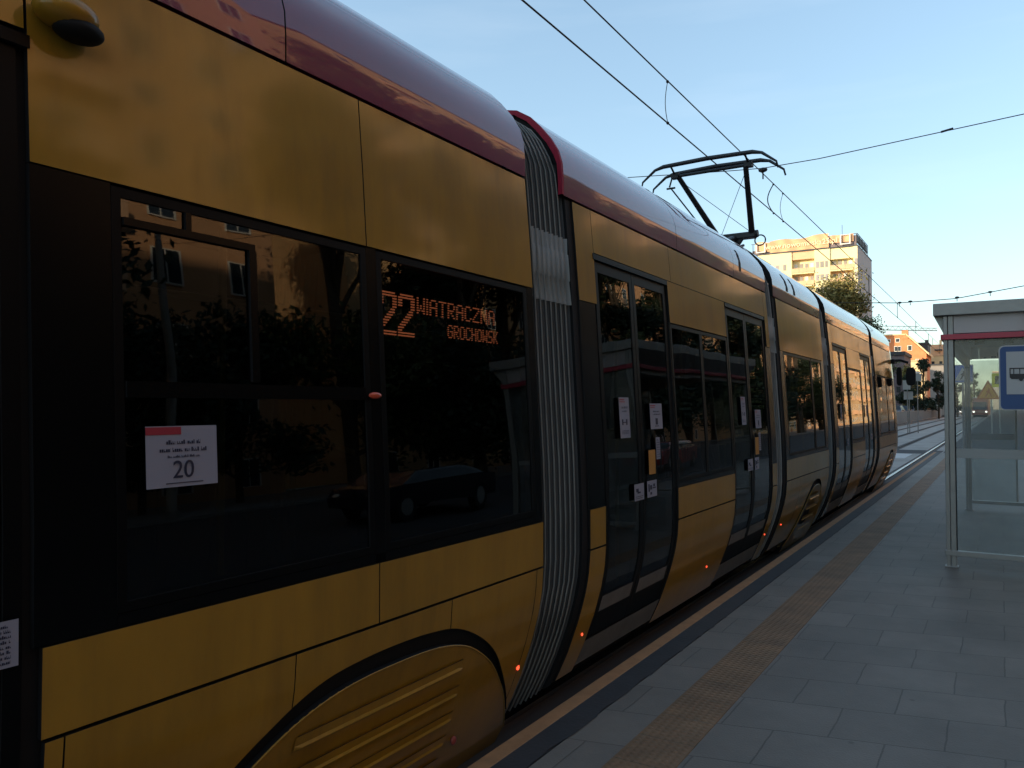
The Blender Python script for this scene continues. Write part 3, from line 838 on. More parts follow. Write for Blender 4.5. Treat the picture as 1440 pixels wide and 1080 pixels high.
# ---- bellows B-C, section C
bellows(8.812, 9.13, RUBM, 4, cover=True)
end_frame(9.135, 9.245)
C0, C1 = 9.25, 11.83
shell(C0, C1, [(9.44, 10.90, 1.05, 2.2), (10.98, 11.62, 1.05, 2.2)])
far_side(C0, C1)
roof(9.14, 10.60); roof(10.606, C1)
upper(C0, C1-.002); band(C0, 9.41); band(11.65, C1-.002)
patch('band_panel', BLACK, 9.413, 11.647, .984, 1.018, off=-.003)
window(9.44, 10.90, 1.05, 2.205); window(10.985, 11.62, 1.05, 2.205)
sill(C0, C1-.002)
cC, kC = 11.0, .62
fC = bogie_skirt(0, 0, cC, kC)
skirt(C0, 9.95, z0=fC); skirt(9.955, C1-.002, z0=fC)
bogie_cover(cC, kC, 4, lo=-.26)
b = MB(); b.prism([(9.35, 3.44), (9.42, 3.60), (11.25, 3.60), (11.32, 3.44)], 'x', -3.75, -2.72); tp(b.build('roof_box', GREY, bevel=.02))
for y in (9.82, 10.22):
    roof_slot(y, y+.09, 3.0, 3.22)
end_frame(C1-.01, C1+.012)
bellows(11.845, 12.25, RUBM, 4, cover=True)
end_frame(12.26, 12.39)

# ---- section D
D0, D1 = 12.40, 16.76
shell(D0, D1, [(12.72, 13.22, .42, 2.45), (13.32, 13.82, .42, 2.45), (13.97, 15.22, 1.05, 2.2), (15.40, 15.88, .42, 2.45), (15.98, 16.44, .42, 2.45)])
far_side(D0, D1)
roof(12.28, 14.6); roof(14.606, D1)
upper(D0, 12.63); patch('upper_panel', YEL, 12.634, D1-.002, 2.572, 2.846); patch('upper_panel', YEL, 13.895, 15.325, Z_W, 2.567); patch('upper_panel', YEL, 16.56, D1-.002, Z_W, 2.567)
band(D0, 12.63); band(13.885, 13.94); band(15.25, 15.33); band(16.54, D1-.002)
patch('band_panel', BLACK, 13.943, 15.247, .984, 1.018, off=-.003)
window(13.97, 15.22, 1.05, 2.205)
sill(D0, 12.63); sill(13.89, 15.33); sill(16.54, D1-.002)
skirt(D0, 12.63); skirt(13.89, 15.33); skirt(16.54, D1-.002)
for a, c, mm in ((12.65, 13.87, 13.27), (15.35, 16.52, 15.93)):
    lv = door_pair(a, c, mm)
    poster(a+.25, a+.38, 1.40, 1.62, 'tall', lv[0]); poster(mm+.1, mm+.25, .97, 1.08, 'pict', lv[1])
end_frame(D1-.01, D1+.012)
bellows(16.775, 17.10, RUBM, 4, cover=True)
end_frame(17.11, 17.21)

# ---- section E with the cab
E0, E1 = 17.22, 20.10
shell(E0, E1, [(17.5, 18.9, 1.05, 2.2), (19.0, 19.95, 1.05, 2.2)])
far_side(E0, E1)
roof(17.13, E1)
upper(E0, E1); band(E0, 17.47); band(18.93, 18.97); band(19.98, E1)
patch('band_panel', BLACK, 17.473, 19.977, .984, 1.018, off=-.003)
window(17.5, 18.9, 1.05, 2.205); window(19.0, 19.95, 1.05, 2.205)
sill(E0, E1)
cE, kE = 19.35, .62
fE = bogie_skirt(0, 0, cE, kE)
skirt(E0, E1, z0=fE)
bogie_cover(cE, kE, 5, lo=-.26)

def nose(ybase, direction, name_list):
    zs_all = [-.25, -.1, 0, .2, .4, .6, .74, .98, 1.3, 1.6, 1.9, 2.24, 2.55, 2.85, 3.0, 3.1, 3.2, 3.3, 3.37, 3.43]
    def X0(z):
        if z <= 3.0: return SX(z)
        for (xa, za), (xb, zb) in zip(ROOFP, ROOFP[1:]):
            if za <= z <= zb: return xa + (xb-xa)*(z-za)/(zb-za)
        return -2.55
    def L(z):
        if z < .98: return 2.0 - .25*max(0, .3-z)
        return 2.0 - 1.15*((z-.98)/2.5)**1.3
    groups = [('cab_skirt', YEL, -.25, .98), ('windscreen', BLACK, .98, 2.24), ('cab_brow', YEL, 2.24, 2.85), ('cab_roof', ROOFRED, 2.85, 3.43)]
    for nm, m, za, zb in groups:
        zs = [z for z in zs_all if za <= z <= zb]
        b = MB(); nt_ = 24; vs = []
        for i in range(nt_+1):
            a = PI*i/nt_
            for z in zs:
                hx = (X0(z) - XC)
                cx_ = math.copysign(abs(math.cos(a))**.75, math.cos(a)); sy_ = math.sin(a)**.8 if 0 < i < nt_ else 0
                vs.append((XC + hx*cx_, ybase + direction*L(z)*sy_, z))
        n = len(zs)
        fs = [(i*n+j, (i+1)*n+j, (i+1)*n+j+1, i*n+j+1) for i in range(nt_) for j in range(n-1)]
        if direction < 0: fs = [tuple(reversed(f)) for f in fs]
        b.add(vs, fs, True)
        if nm == 'cab_roof':
            k = [i*n+n-1 for i in range(nt_+1)]
            b.add([vs[q] for q in k], [tuple(range(len(k)))])
        tp(b.build(nm, m))
nose(E1, 1, None); nose(-4.0, -1, None)
for dx in (-.78, .78):
    b = MB(); b.ball((XC+dx, E1+1.72, .62), .11, sy=.6); tp(b.build('headlight', LAMPD))
# mirrors beside the cab
b = MB(); b.tube([(-2.2, 20.35, 2.66), (-2.02, 20.5, 2.68), (-1.86, 20.55, 2.62)], .03, 8)
b.box(-2.19, -2.12, 20.2, 20.5, 2.60, 2.69)
arm = tp(b.build('mirror_arm', DARK))
for x0_, x1_, z0_, z1_ in ((-2.10, -1.99, 2.08, 2.52), (-1.90, -1.70, 2.08, 2.50)):
    b = MB(); c_ = (x0_+x1_)/2; zc = (z0_+z1_)/2; hw = (x1_-x0_)/2; hh = (z1_-z0_)/2
    pts = [(c_ + hw*math.copysign(abs(math.cos(t))**.5, math.cos(t)), zc + hh*math.copysign(abs(math.sin(t))**.6, math.sin(t))) for t in [2*PI*k/24 for k in range(24)]]
    b.prism(pts, 'y', 20.46, 20.58); tp(b.build('side_mirror', DARK, fix=True, bevel=.01), arm)
# undergear
for yc in (2.47, 11.0, 19.35):
    b = MB(); b.box(XC-.95, XC+.72, yc-.95, yc+.95, -.18, .10); bg_ = tp(b.build('bogie', DARK, bevel=.03))
    for dy in (-.75, .75):
        for sx_ in (-.7175, .7175):
            b = MB(); n = 24
            b.prism([(yc+dy+.30*math.cos(2*PI*k/n), .05+.30*math.sin(2*PI*k/n)) for k in range(n)], 'x', XC+sx_-.06, XC+sx_+.06)
            tp(b.build('wheel', RAILS, fix=True), bg_)

# ---- pantograph
pb = MB()
PH_Y, KN_Y, KN_Z = 10.26, 11.35, 4.08
pb.box(XC-.30, XC+.30, KN_Y-.07, KN_Y+.07, KN_Z-.06, KN_Z+.03)
pan = tp(pb.build('pantograph', PANTO, bevel=.015))
def ppart(name, fn):
    b = MB(); fn(b); return tp(b.build(name, PANTO), pan)
def strips(b, y, dz=0, wide=.66, horn=.92):
    pts = [(XC-horn, y, 4.62+dz), (XC-horn+.02, y, 4.70+dz), (XC-wide-.06, y, 4.84+dz), (XC-wide+.06, y, 4.87+dz), (XC, y, 4.885+dz), (XC+wide-.06, y, 4.87+dz), (XC+wide+.06, y, 4.84+dz), (XC+horn-.02, y, 4.70+dz), (XC+horn, y, 4.62+dz)]
    b.tube(pts, .017, 8, taper=[.013, .014, .020, .029, .031, .029, .020, .014, .013])
ppart('contact_strip', lambda b: strips(b, PH_Y-.20, -.012))
ppart('contact_strip', lambda b: strips(b, PH_Y+.20, -.012))
ppart('head_tube', lambda b: b.tube([(XC-.55, PH_Y, 4.76), (XC+.52, PH_Y, 4.76)], .022))
for s in (-1, 1):
    ppart('head_yoke', lambda b: (b.tube([(XC+s*.50, PH_Y-.20, 4.86), (XC+s*.50, PH_Y-.05, 4.79), (XC+s*.50, PH_Y+.05, 4.79), (XC+s*.50, PH_Y+.20, 4.86)], .014),
                                  b.box(XC+s*.50-.05, XC+s*.50+.05, PH_Y-.05, PH_Y+.05, 4.73, 4.80)))
    ppart('upper_arm', lambda b: b.tube([(XC+s*.46, PH_Y, 4.75), (XC+s*.245, KN_Y, KN_Z)], .03, taper=[.034, .044]))
ppart('coupling_rod', lambda b: b.tube([(XC-.56, PH_Y-.02, 4.60), (XC-.33, KN_Y-.02, KN_Z-.04)], .010))
ppart('rod_bracket', lambda b: (b.tube([(XC-.55, PH_Y, 4.75), (XC-.58, PH_Y-.02, 4.62)], .012), b.tube([(XC-.62, PH_Y-.02, 4.60), (XC-.50, PH_Y-.02, 4.60)], .014)))
ppart('brace_wire', lambda b: b.tube([(XC-.40, PH_Y+.1, 4.66), (XC+.23, KN_Y, KN_Z+.03)], .004))
ppart('brace_wire', lambda b: b.tube([(XC+.44, PH_Y+.05, 4.68), (XC-.20, KN_Y, KN_Z+.03)], .004))
for s in (-1, 1): ppart('knee_joint', lambda b: b.tube([(XC+s*.33, KN_Y, KN_Z), (XC+s*.2, KN_Y, KN_Z)], .055, 12))
ppart('cable_loop', lambda b: b.tube([(XC+.36+.075*math.cos(t), KN_Y, KN_Z-.10+.075*math.sin(t)) for t in [2*PI*k/20 for k in range(21)]], .010, close=False))
ppart('lower_arm', lambda b: b.tube([(XC, KN_Y, KN_Z-.03), (XC, 9.9, 3.62)], .05, taper=[.045, .06]))
ppart('lower_bracket', lambda b: (b.prism([(XC-.26, KN_Z-.05), (XC+.12, KN_Z-.05), (XC, KN_Z-.22), (XC-.16, KN_Z-.2)], 'y', KN_Y-.04, KN_Y+.04)))
ppart('damper_rod', lambda b: b.tube([(XC+.12, KN_Y, KN_Z-.15), (XC+.1, 10.2, 3.60)], .02))
ppart('roof_mount', lambda b: (b.box(XC-.5, XC+.5, 9.45, 10.25, 3.52, 3.60), b.tube([(XC-.42, 9.55, 3.47), (XC-.42, 9.55, 3.55)], .05), b.tube([(XC+.42, 9.55, 3.47), (XC+.42, 9.55, 3.55)], .05),
                                b.tube([(XC-.42, 10.15, 3.47), (XC-.42, 10.15, 3.55)], .05), b.tube([(XC+.42, 10.15, 3.47), (XC+.42, 10.15, 3.55)], .05)))

# ------------------------------------------------------------------ overhead line
def wire_thing(name, pts, r, label, cat, group=None, m=WIRE):
    b = MB(); b.tube(pts, r, 6); return tag(b.build(name, m), label, cat, group)
wire_thing('contact_wire', [(XC, -30, 4.905), (XC, 60, 4.915), (XC, 190, 4.92)], .0085, 'lower of the two long wires over the tram, touching the pantograph', 'wire')
wire_thing('messenger_wire', [(XC, -30, 5.40), (XC, 12.97, 5.41), (XC, 33.2, 5.44), (XC, 190, 5.45)], .0080, 'upper of the two long wires over the tram, passing above the pantograph', 'wire')
for X in (-6.165,):
    wire_thing('contact_wire', [(X, 40, 4.91), (X, 190, 4.92)], .0085, 'thin faint wire over the second track, lower left of the crane jib', 'wire')
def dropper(y, z0, z1, bend, lab, grp=None, r=.0045, dy=0):
    b = MB(); pts = []
    for k in range(9):
        t = k/8; pts.append((XC + bend*math.sin(PI*t), y + dy*t, z0 + (z1-z0)*t))
    b.tube(pts, r, 6)
    b.ball((XC, y, z0), .018); b.ball((XC, y+dy, z1), .018)
    return tag(b.build('dropper', WIRE), lab, 'dropper', grp)
dropper(8.65, 4.91, 5.40, -.03, 'slightly bent dropper between the two wires left of the pantograph')
dropper(13.66, 4.79+.11, 5.40, -.10, 'thick bowed jumper just right of the pantograph, left of its thin neighbour', r=.009)
dropper(14.35, 4.90, 5.40, -.05, 'thin bowed jumper right of the pantograph, right of the thick one')
dropper(32.4, 4.91, 5.44, 0, 'straight dropper beside the insulator of the far span wire', r=.009)
for y in (25.0, 39.8, 47.0, 56.0, 66.0, 78.0): dropper(y, 4.91, 5.44, 0, 'tiny straight dropper on the far stretch of the two wires', 'droppers on the far overhead line', r=.010)
def span(name, pts, ins, lab, r=.007, splices=()):
    t = thing(name, lab, 'span wire', pts[0])
    o_ = Vector(pts[0])
    b = MB(); b.tube([Vector(p)-o_ for p in pts], r, 6); b.build('wire', WIRE, t)
    for p in ins:
        b = MB(); q = Vector(p)-o_; b.ball(q, .05, sx=1.5, sz=.8); b.tube([q, q+Vector((0, 0, -.15))], .012); b.build('insulator', PANTO, t)
    for p in splices:
        b = MB(); q = Vector(p)-o_; b.tube([q-Vector((.08, 0, .01)), q+Vector((.08, 0, .015))], .016); b.build('splice', PANTO, t)
    return t
span('span_wire', [(-24, 12.97, 8.0), (-5.77, 12.97, 5.73), (-3.9, 12.97, 5.55), (XC, 12.97, 5.50), (-2.4, 12.97, 5.51), (.32, 12.97, 5.68), (14.6, 12.97, 8.0)], [(XC, 12.97, 5.47)], 'nearer cross wire sloping up to the right edge from the pantograph', splices=[(-.62, 12.97, 5.627)])
span('span_wire', [(-24, 33.2, 8.0), (-6, 33.2, 5.75), (XC, 33.2, 5.55), (-1.4, 33.2, 5.58), (.73, 33.2, 5.88), (14.6, 33.2, 8.6)], [(XC, 33.2, 5.56), (-2.9, 33.2, 5.58), (-1.35, 33.2, 5.62), (-.3, 33.2, 5.74)], 'farther cross wire running above the shelter roof', r=.016)
for x, lab in ((-24, 'left'), (14.6, 'right')):
    for y in (12.97, 33.2):
        pass
def catenary_mast(x, y, lab, h=8.8):
    t = thing('catenary_mast', lab, 'mast', (x, y, -.2), 'masts holding the span wires')
    b = MB(); b.tube([(0, 0, 0), (0, 0, h)], .12, 12, taper=[.13, .08]); b.build('pole', GREY, t)
    b = MB(); b.tube([(0, 0, 0), (0, 0, .35)], .2, 12); b.build('base', CONC, t)
catenary_mast(-24, 12.97, 'grey mast on the left pavement at the near span wire'); catenary_mast(14.6, 12.97, 'grey mast on the right pavement at the near span wire')
catenary_mast(-24, 33.2, 'grey mast on the left pavement at the far span wire'); catenary_mast(14.6, 33.2, 'grey mast on the right pavement at the far span wire')

# ------------------------------------------------------------------ shelter
SH = thing('tram_shelter', 'grey steel and glass platform shelter with a red bar under its roof edge', 'shelter', (.5, 11.5, 0))
SO = Vector((.5, 11.5, 0))
def sp(b, name, m, bevel=0, parent=None):
    o = b.build(name, m, bevel=bevel)
    o.parent = parent or SH
    o.matrix_parent_inverse = Matrix.Translation(-SO) if parent is None else Matrix.Identity(4)
    return o
PX0, PX1, PY0, PY1 = -.49, 1.35, 8.94, 14.0
for x, y, w_ in ((PX0, PY0, .088), (PX1, PY0, .088), (PX0, PY1, .08), (PX1, PY1, .08), (PX1, 11.5, .08)):
    b = MB(); b.box(x, x+w_*.42, y, y+w_, 0, 2.5); b.box(x+w_*.47, x+w_, y+.004, y+w_-.004, 0, 2.5); b.box(x-.015, x+w_+.015, y-.015, y+w_+.015, 0, .012)
    sp(b, 'post', STEEL, .004)
# roof with upright fascia and sloping soffit
b = MB(); x0_, x1_ = -.575, 1.60; ya, yb = 8.90, 14.35
b.box(x0_, x1_, ya, yb, 2.505, 2.628)
sp(b, 'roof_fascia', STEEL, .006)
b = MB()
b.prism([(x0_+.004, 2.503), (PX0+.10, 2.503), (PX0+.10, 2.33), (PX0+.002, 2.325)], 'y', ya+.10, yb-.05)
b.prism([(x1_-.004, 2.503), (PX1+.0, 2.503), (PX1+.0, 2.33), (PX1+.09, 2.325)], 'y', ya+.10, yb-.05)
sp(b, 'roof_soffit', STEEL)
b = MB(); b.box(PX0+.093, PX1-.003, PY0+.012, PY0+.052, 2.326, 2.502); sp(b, 'end_panel', SOFFIT)
b = MB(); b.box(-.505, PX1+.10, PY0-.022, PY0+.012, 2.262, 2.316); bar = sp(b, 'red_bar', REDBAR, .004)
b = MB(); b.box(-.512, -.488, PY0-.02, PY1+.08, 2.262, 2.316); sp(b, 'red_bar', REDBAR, .004)
b = MB(); b.box(PX0+.01, PX0+.07, PY0+.1, PY1, 2.20, 2.318); b.box(PX1+.01, PX1+.07, PY0+.1, PY1, 2.20, 2.318); sp(b, 'roof_beam', STEEL)
b = MB(); b.box(PX0+.10, -.29, PY1+.02, PY1+.05, 2.325, 2.50); sp(b, 'far_end_panel', STEEL)
b = MB(); b.box(-.288, PX1-.003, PY1+.02, PY1+.045, 2.325, 2.50); sp(b, 'far_end_panel', SOFFTAN)
b = MB()
for xa, xb, h in ((-.23, -.19, .02), (-.13, -.06, .035), (-.05, -.04, .09), (.1, .16, .02)): b.box(xa, xb, PY1+.012, PY1+.018, 2.327, 2.327+h)
sp(b, 'panel_silhouettes', DARK)  # small dark shapes added as lamp post silhouettes against the tan panel
for xa in (-.22, .02, .34, .62):
    b = MB(); b.box(xa, xa+.085, PY0+.06, PY0+.16, 2.215, 2.262); sp(b, 'lamp_holder', DARK)
b = MB(); b.box(-.30, .9, PY0+.055, PY0+.09, 2.245, 2.262); sp(b, 'lamp_holder', DARK)
# near end pane, with rail and frosted strip
def pane(xa, xb, y, z0, z1, parent=None):
    b = MB(); b.box(xa, xb, y, y+.008, z0, z1); p = sp(b, 'glass_pane', GLSH)
    b = MB(); b.box(xa+.002, xb-.002, y-.0015, y+.0095, 1.085, 1.178); sp(b, 'frosted_strip', FROST, parent=p)
    return p
b = MB(); b.box(PX0-.012, PX1+.1, PY0-.008, PY0+.05, .115, .165); sp(b, 'bottom_rail', STEEL, .004)
pane(PX0+.094, PX1-.004, PY0+.03, .17, 2.255)
b = MB(); b.box(PX0+.089, PX0+.097, PY0+.02, PY0+.045, .166, 2.26); sp(b, 'gasket', DARK)
b = MB(); b.box(PX0-.0, PX1+.1, PY1+.01, PY1+.06, .10, .15); sp(b, 'bottom_rail', STEEL, .004)
pane(PX0+.085, .16, PY1+.03, .155, 2.30)
b = MB(); b.box(.162, .19, PY1+.02, PY1+.05, .155, 2.3); sp(b, 'pane_stile', STEEL)
for ya_, yb_ in ((9.05, 11.48), (11.6, 13.98)):
    b = MB(); b.box(PX1+.03, PX1+.038, ya_, yb_, .17, 2.24); sp(b, 'back_pane', GLSH)
# bench against the back wall
b = MB(); b.box(PX1-.42, PX1-.02, 9.8, 13.2, .44, .48); bench = sp(b, 'bench', STEEL, .006)
for y in (10.1, 12.9):
    b = MB(); b.box(PX1-.26, PX1-.18, y, y+.06, 0, .44); sp(b, 'bench_leg', STEEL, parent=bench)

# stop sign hanging in front of the shelter
def rrect(cx_, cz, w_, h, r_, n=6):
    pts = []
    for sx_, sz_, a0 in ((1, 1, 0), (-1, 1, 90), (-1, -1, 180), (1, -1, 270)):
        for k in range(n+1):
            a = R(a0 + 90*k/n); pts.append((cx_ + sx_*(w_/2-r_) + r_*math.cos(a), cz + sz_*(h/2-r_) + r_*math.sin(a)))
    return pts
st = thing('stop_sign', 'blue and white tram stop sign with a black vehicle pictogram at the right edge', 'sign', (.30, 8.7, 0))
cxs, czs = -.01+.30-.005, 1.865
so_ = Vector(st.location)
def stp(b, name, m, **k):
    o = b.build(name, m, **k); o.parent = st; o.matrix_parent_inverse = Matrix.Translation(-so_); return o
b = MB(); b.prism(rrect(cxs, czs, .61, .61, .045), 'y', 8.700, 8.712); stp(b, 'plate', SWHITE, fix=True)
b = MB(); b.prism(rrect(cxs, czs, .588, .588, .038), 'y', 8.697, 8.6995); stp(b, 'blue_field', SBLUE, fix=True)
b = MB(); b.prism([(cxs-.245, czs-.155), (cxs+.245, czs-.155), (cxs+.245, czs+.245), (cxs-.245, czs+.245)], 'y', 8.694, 8.6965); stp(b, 'white_field', SWHITE, fix=True)
b = MB(); zb = czs + .0
b.box(cxs-.22, cxs+.22, 8.690, 8.6935, zb+.082, zb+.092)      # roof line
b.box(cxs-.22, cxs-.212, 8.690, 8.6935, zb+.02, zb+.082); b.box(cxs+.212, cxs+.22, 8.690, 8.6935, zb+.02, zb+.082)
for k in range(9):
    xx = cxs-.19+.047*k; b.box(xx, xx+.007, 8.690, 8.6935, zb+.036, zb+.082)
b.prism([(cxs-.215, zb+.036), (cxs+.215, zb+.036), (cxs+.22, zb+.005), (cxs+.205, zb-.012), (cxs-.205, zb-.012), (cxs-.22, zb+.005)], 'y', 8.690, 8.6935)
for k in (-.13, -.09, .09, .13):
    b.prism([(cxs+k+.016*math.cos(t), zb-.016+.016*math.sin(t)) for t in [2*PI*q/14 for q in range(14)]], 'y', 8.6895, 8.693)
stp(b, 'pictogram', SBLACK, fix=True)
b = MB(); b.tube([(cxs, 8.74, 0), (cxs, 8.74, 2.6)], .03, 12); stp(b, 'pole', STEEL)

# railing behind the platform
rl = thing('platform_railing', 'grey railing of upright bars along the back of the platform', 'railing', (2.9, 20, 0))
ro = Vector(rl.location)
def rp(b, name, m=FENCEM):
    o = b.build(name, m); o.parent = rl; o.matrix_parent_inverse = Matrix.Translation(-ro); return o
b = MB(); b.box(2.88, 2.93, 13, 30.5, 1.05, 1.10); rp(b, 'top_rail'); b = MB(); b.box(2.885, 2.925, 13, 30.5, .12, .16); rp(b, 'bottom_rail')
b = MB(); y = 13
while y < 30.5: b.box(2.895, 2.915, y, y+.02, .16, 1.05); y += .14
o = rp(b, 'bars'); o['kind'] = 'stuff'

# ------------------------------------------------------------------ trees
def tree_mesh(seed, H, crown_w, n, leaf, cbase=.30):
    rd = random.Random(seed)
    tb = MB(); lb = MB()
    tb.tube([(0, 0, 0), (.05, .02, H*.25), (rd.uniform(-.2, .2), rd.uniform(-.2, .2), H*.5), (0, 0, H*.85)], .2, 8, taper=[H*.022, H*.018, H*.011, H*.003])
    blobs = []
    for k in range(13):
        a = rd.uniform(0, 2*PI); hh = rd.uniform(cbase+.08, .93); rad = crown_w*.5*math.sin(PI*min(1, max(.12, (hh-cbase+.12)/(1.05-cbase))))*rd.uniform(.45, .85)
        p = Vector((math.cos(a)*rad, math.sin(a)*rad, hh*H)); blobs.append((p, crown_w*rd.uniform(.13, .24)))
        st_ = Vector((0, 0, hh*H*.62)); mid = (st_+p)/2 + Vector((0, 0, -.02*H))
        tb.tube([st_, mid, p], .05, 5, taper=[H*.008, H*.005, H*.002])
        for q in range(3):
            e = p + Vector((rd.gauss(0, 1), rd.gauss(0, 1), rd.gauss(0, .7)))*crown_w*.10
            tb.tube([mid, (mid+e)/2+Vector((0, 0, .05)), e], .02, 4, taper=[H*.003, H*.002, H*.001])
    twigs = []
    for p, r_ in blobs:
        for q in range(max(4, int(n/13/22))):
            d = Vector((rd.gauss(0, 1), rd.gauss(0, 1), rd.gauss(0, .8)))
            d.normalize(); twigs.append((p + d*r_*rd.uniform(.35, 1.15), d, r_))
    for i in range(n):
        c, d0, r_ = rd.choice(twigs)
        p = c + Vector((rd.gauss(0, 1), rd.gauss(0, 1), rd.gauss(0, .8)))*r_*.20
        nrm = Vector((rd.gauss(0, 1), rd.gauss(0, 1), rd.gauss(0, 1)+.5)).normalized()
        u = nrm.orthogonal().normalized(); v = nrm.cross(u)
        a = rd.uniform(0, 2*PI); u, v = u*math.cos(a)+v*math.sin(a), v*math.cos(a)-u*math.sin(a)
        s = leaf*rd.uniform(.6, 1.3)
        lb.add([p-u*s, p-v*s*.5+nrm*s*.1, p+u*s, p+v*s*.5+nrm*s*.1], [(0, 1, 2, 3)])
    return tb, lb
TM = {}
def tree(loc, H, w_, kind, leafm, label, grp=None, n=6000, leaf=.13, rz=0, cbase=.3, name='tree'):
    key = (kind, H, w_, leafm.name)
    if key not in TM:
        tb, lb = tree_mesh(kind, H, w_, n, leaf, cbase); TM[key] = (tb.mesh('trunk', BARK), lb.mesh('crown', leafm))
    t = thing(name, label, 'tree', loc, grp); t.rotation_euler = (0, 0, rz)
    sub('trunk', TM[key][0], t); sub('crown', TM[key][1], t)
    return t
tree((-15.4, 96, -.2), 16.2, 10.4, 3, LEAF3, 'olive green tree standing in front of the tower block', n=20000, leaf=.17)
tree((-12.4, 92, -.2), 11.6, 6.0, 5, LEAF1, 'smaller green tree at the right foot of the tower block', n=7000, leaf=.14)
tree((-8.9, 118, -.2), 8.4, 3.6, 9, LEAF2, 'tall dark narrow tree left of the shelter, beside the brick gable', n=6000, leaf=.13, cbase=.12)
tree((-10.9, 120, -.2), 7.4, 3.2, 11, LEAF3, 'yellowish green tree behind the tram mirrors', n=5000, leaf=.13, cbase=.15)
tree((-7.6, 126, -.2), 6.6, 3.4, 13, LEAF2, 'dark bushy tree just left of the shelter post', n=5000, leaf=.13, cbase=.08)
tree((-9.9, 112, -.2), 6.0, 3.2, 15, LEAF2, 'low dark tree behind the parked cars and sign panels', n=5000, leaf=.13, cbase=.08)
tree((-6.3, 150, -.2), 7.2, 4.0, 17, LEAF2, 'dark tree seen through the shelter beside the blue crossing sign', n=5000, leaf=.14, cbase=.1)
tree((-4.9, 190, -.2), 9.0, 4.0, 19, LEAF1, 'grey green tree seen through the shelter glass, farthest down the street', n=4000, leaf=.16, cbase=.1)
# street trees on the far right pavement (seen mirrored in the tram)
rd = random.Random(5)
for k, (x, y) in enumerate(((15.8, 7.0), (17.5, 22.8), (15.2, 28), (17, 34), (15.4, 41), (16.6, 48), (15.6, 56), (16.3, 64), (16, 73), (16.4, 84), (16, 96), (16.5, 112), (16, 0), (16.3, -12))):
    kk = k % 3
    t = tree((x, y, -.2), (18, 19.5, 17)[kk], (8.4, 9.0, 8.0)[kk], 30+kk, (LEAF2, LEAF1, LEAF2)[kk], 'leafy street tree on the pavement across the road behind the platform', 'street trees behind the platform', n=24000, leaf=.16, rz=k*1.3, cbase=.08, name='street_tree')
for k, y in enumerate((11.0, 15.0, 18.8)):
    tree((19.2, y, -.2), (8.6, 7.6, 8.2)[k], 5.6, 41, LEAF2, 'low young tree between the street trees behind the platform', 'young trees behind the platform', n=9000, leaf=.15, rz=k*2.1, cbase=.08, name='young_tree')


# ------------------------------------------------------------------ buildings
def boxmesh(name, x0, x1, y0, y1, z0, z1, m):
    b = MB(); b.box(x0, x1, y0, y1, z0, z1); return b.mesh(name, m)
WINMESH = boxmesh('window', -.03, .03, -.6, .6, 0, 1.5, WINB)
FRAMEMESH = None
fb = MB(); fb.box(-.05, .05, -.68, -.6, -.06, 1.56); fb.box(-.05, .05, .6, .68, -.06, 1.56); fb.box(-.05, .05, -.6, .6, 1.5, 1.56); fb.box(-.09, .09, -.6, .6, -.06, 0); fb.box(-.045, .045, -.03, .03, 0, 1.5)
FRAMEMESH = fb.mesh('window_frame', WHITE)
def slab_block(x0, x1, y0, y1, H, m, label, grp, face, ny=8, nfl=6, balc=True, name='apartment_block'):
    """street block: walls, roof, windows with frames and balconies on the street face (face = +1: faces +X, -1: faces -X)"""
    t = thing(name, label, 'building', ((x0+x1)/2, (y0+y1)/2, -.2), grp)
    hx, hy = (x1-x0)/2, (y1-y0)/2
    b = MB(); b.box(-hx, hx, -hy, hy, 0, H); b.build('wall', m, t)
    b = MB(); b.box(-hx-.3, hx+.3, -hy-.3, hy+.3, H, H+.35); r_ = b.build('roof', DKROOF, t)
    b = MB(); b.box(-.8, .8, -2.5, -1.3, H+.35, H+1.9); b.build('chimney', BRICK, r_)
    fx = hx*face
    fh = (H-1.0)/nfl; sp_ = 2*hy/ny
    bm_ = boxmesh('balcony', -.6, .6, -1.4, 1.4, 0, 1.0, SALMON)
    for f in range(nfl):
        for i in range(ny):
            y = -hy + sp_*(i+.5)
            o = sub('window', WINMESH, t, (fx + .005*face, y, .9 + fh*f)); sub('window_frame', FRAMEMESH, o)
            if balc and i % 3 == 1 and f > 0: sub('balcony', bm_, t, (fx + .62*face, y, .9 + fh*f - .95))
    return t
# row behind the platform, reflected in the tram
ylist = [(-30, -4, 29), (0, 27, 30), (33, 58, 31), (64, 96, 29), (103, 140, 30), (142, 192, 29), (195, 250, 30), (253, 320, 29)]
for k, (a, c, h) in enumerate(ylist):
    slab_block(26.2, 38, a, c, h, (FACA, FACB)[k % 2], ('ochre apartment block with balconies on the street behind the platform', 'peach apartment block with balconies on the street behind the platform')[k % 2],
               ('ochre blocks behind the platform', 'peach blocks behind the platform')[k % 2], -1, ny=min(10, max(6, int((c-a)/3.6))), nfl=9)
# row on the left, hidden by the tram, shading the street
for k, (a, c, h) in enumerate([(-170, -120, 29), (-118, -66, 28.5), (-62, -12, 29.5), (-8, 40, 26), (44, 88, 21), (92, 130, 15.5)]):
    slab_block(-52, -38, a, c, h, GREYW, 'grey apartment block on the street behind the tram', 'grey blocks behind the tram', 1, ny=12, nfl=6, balc=False)

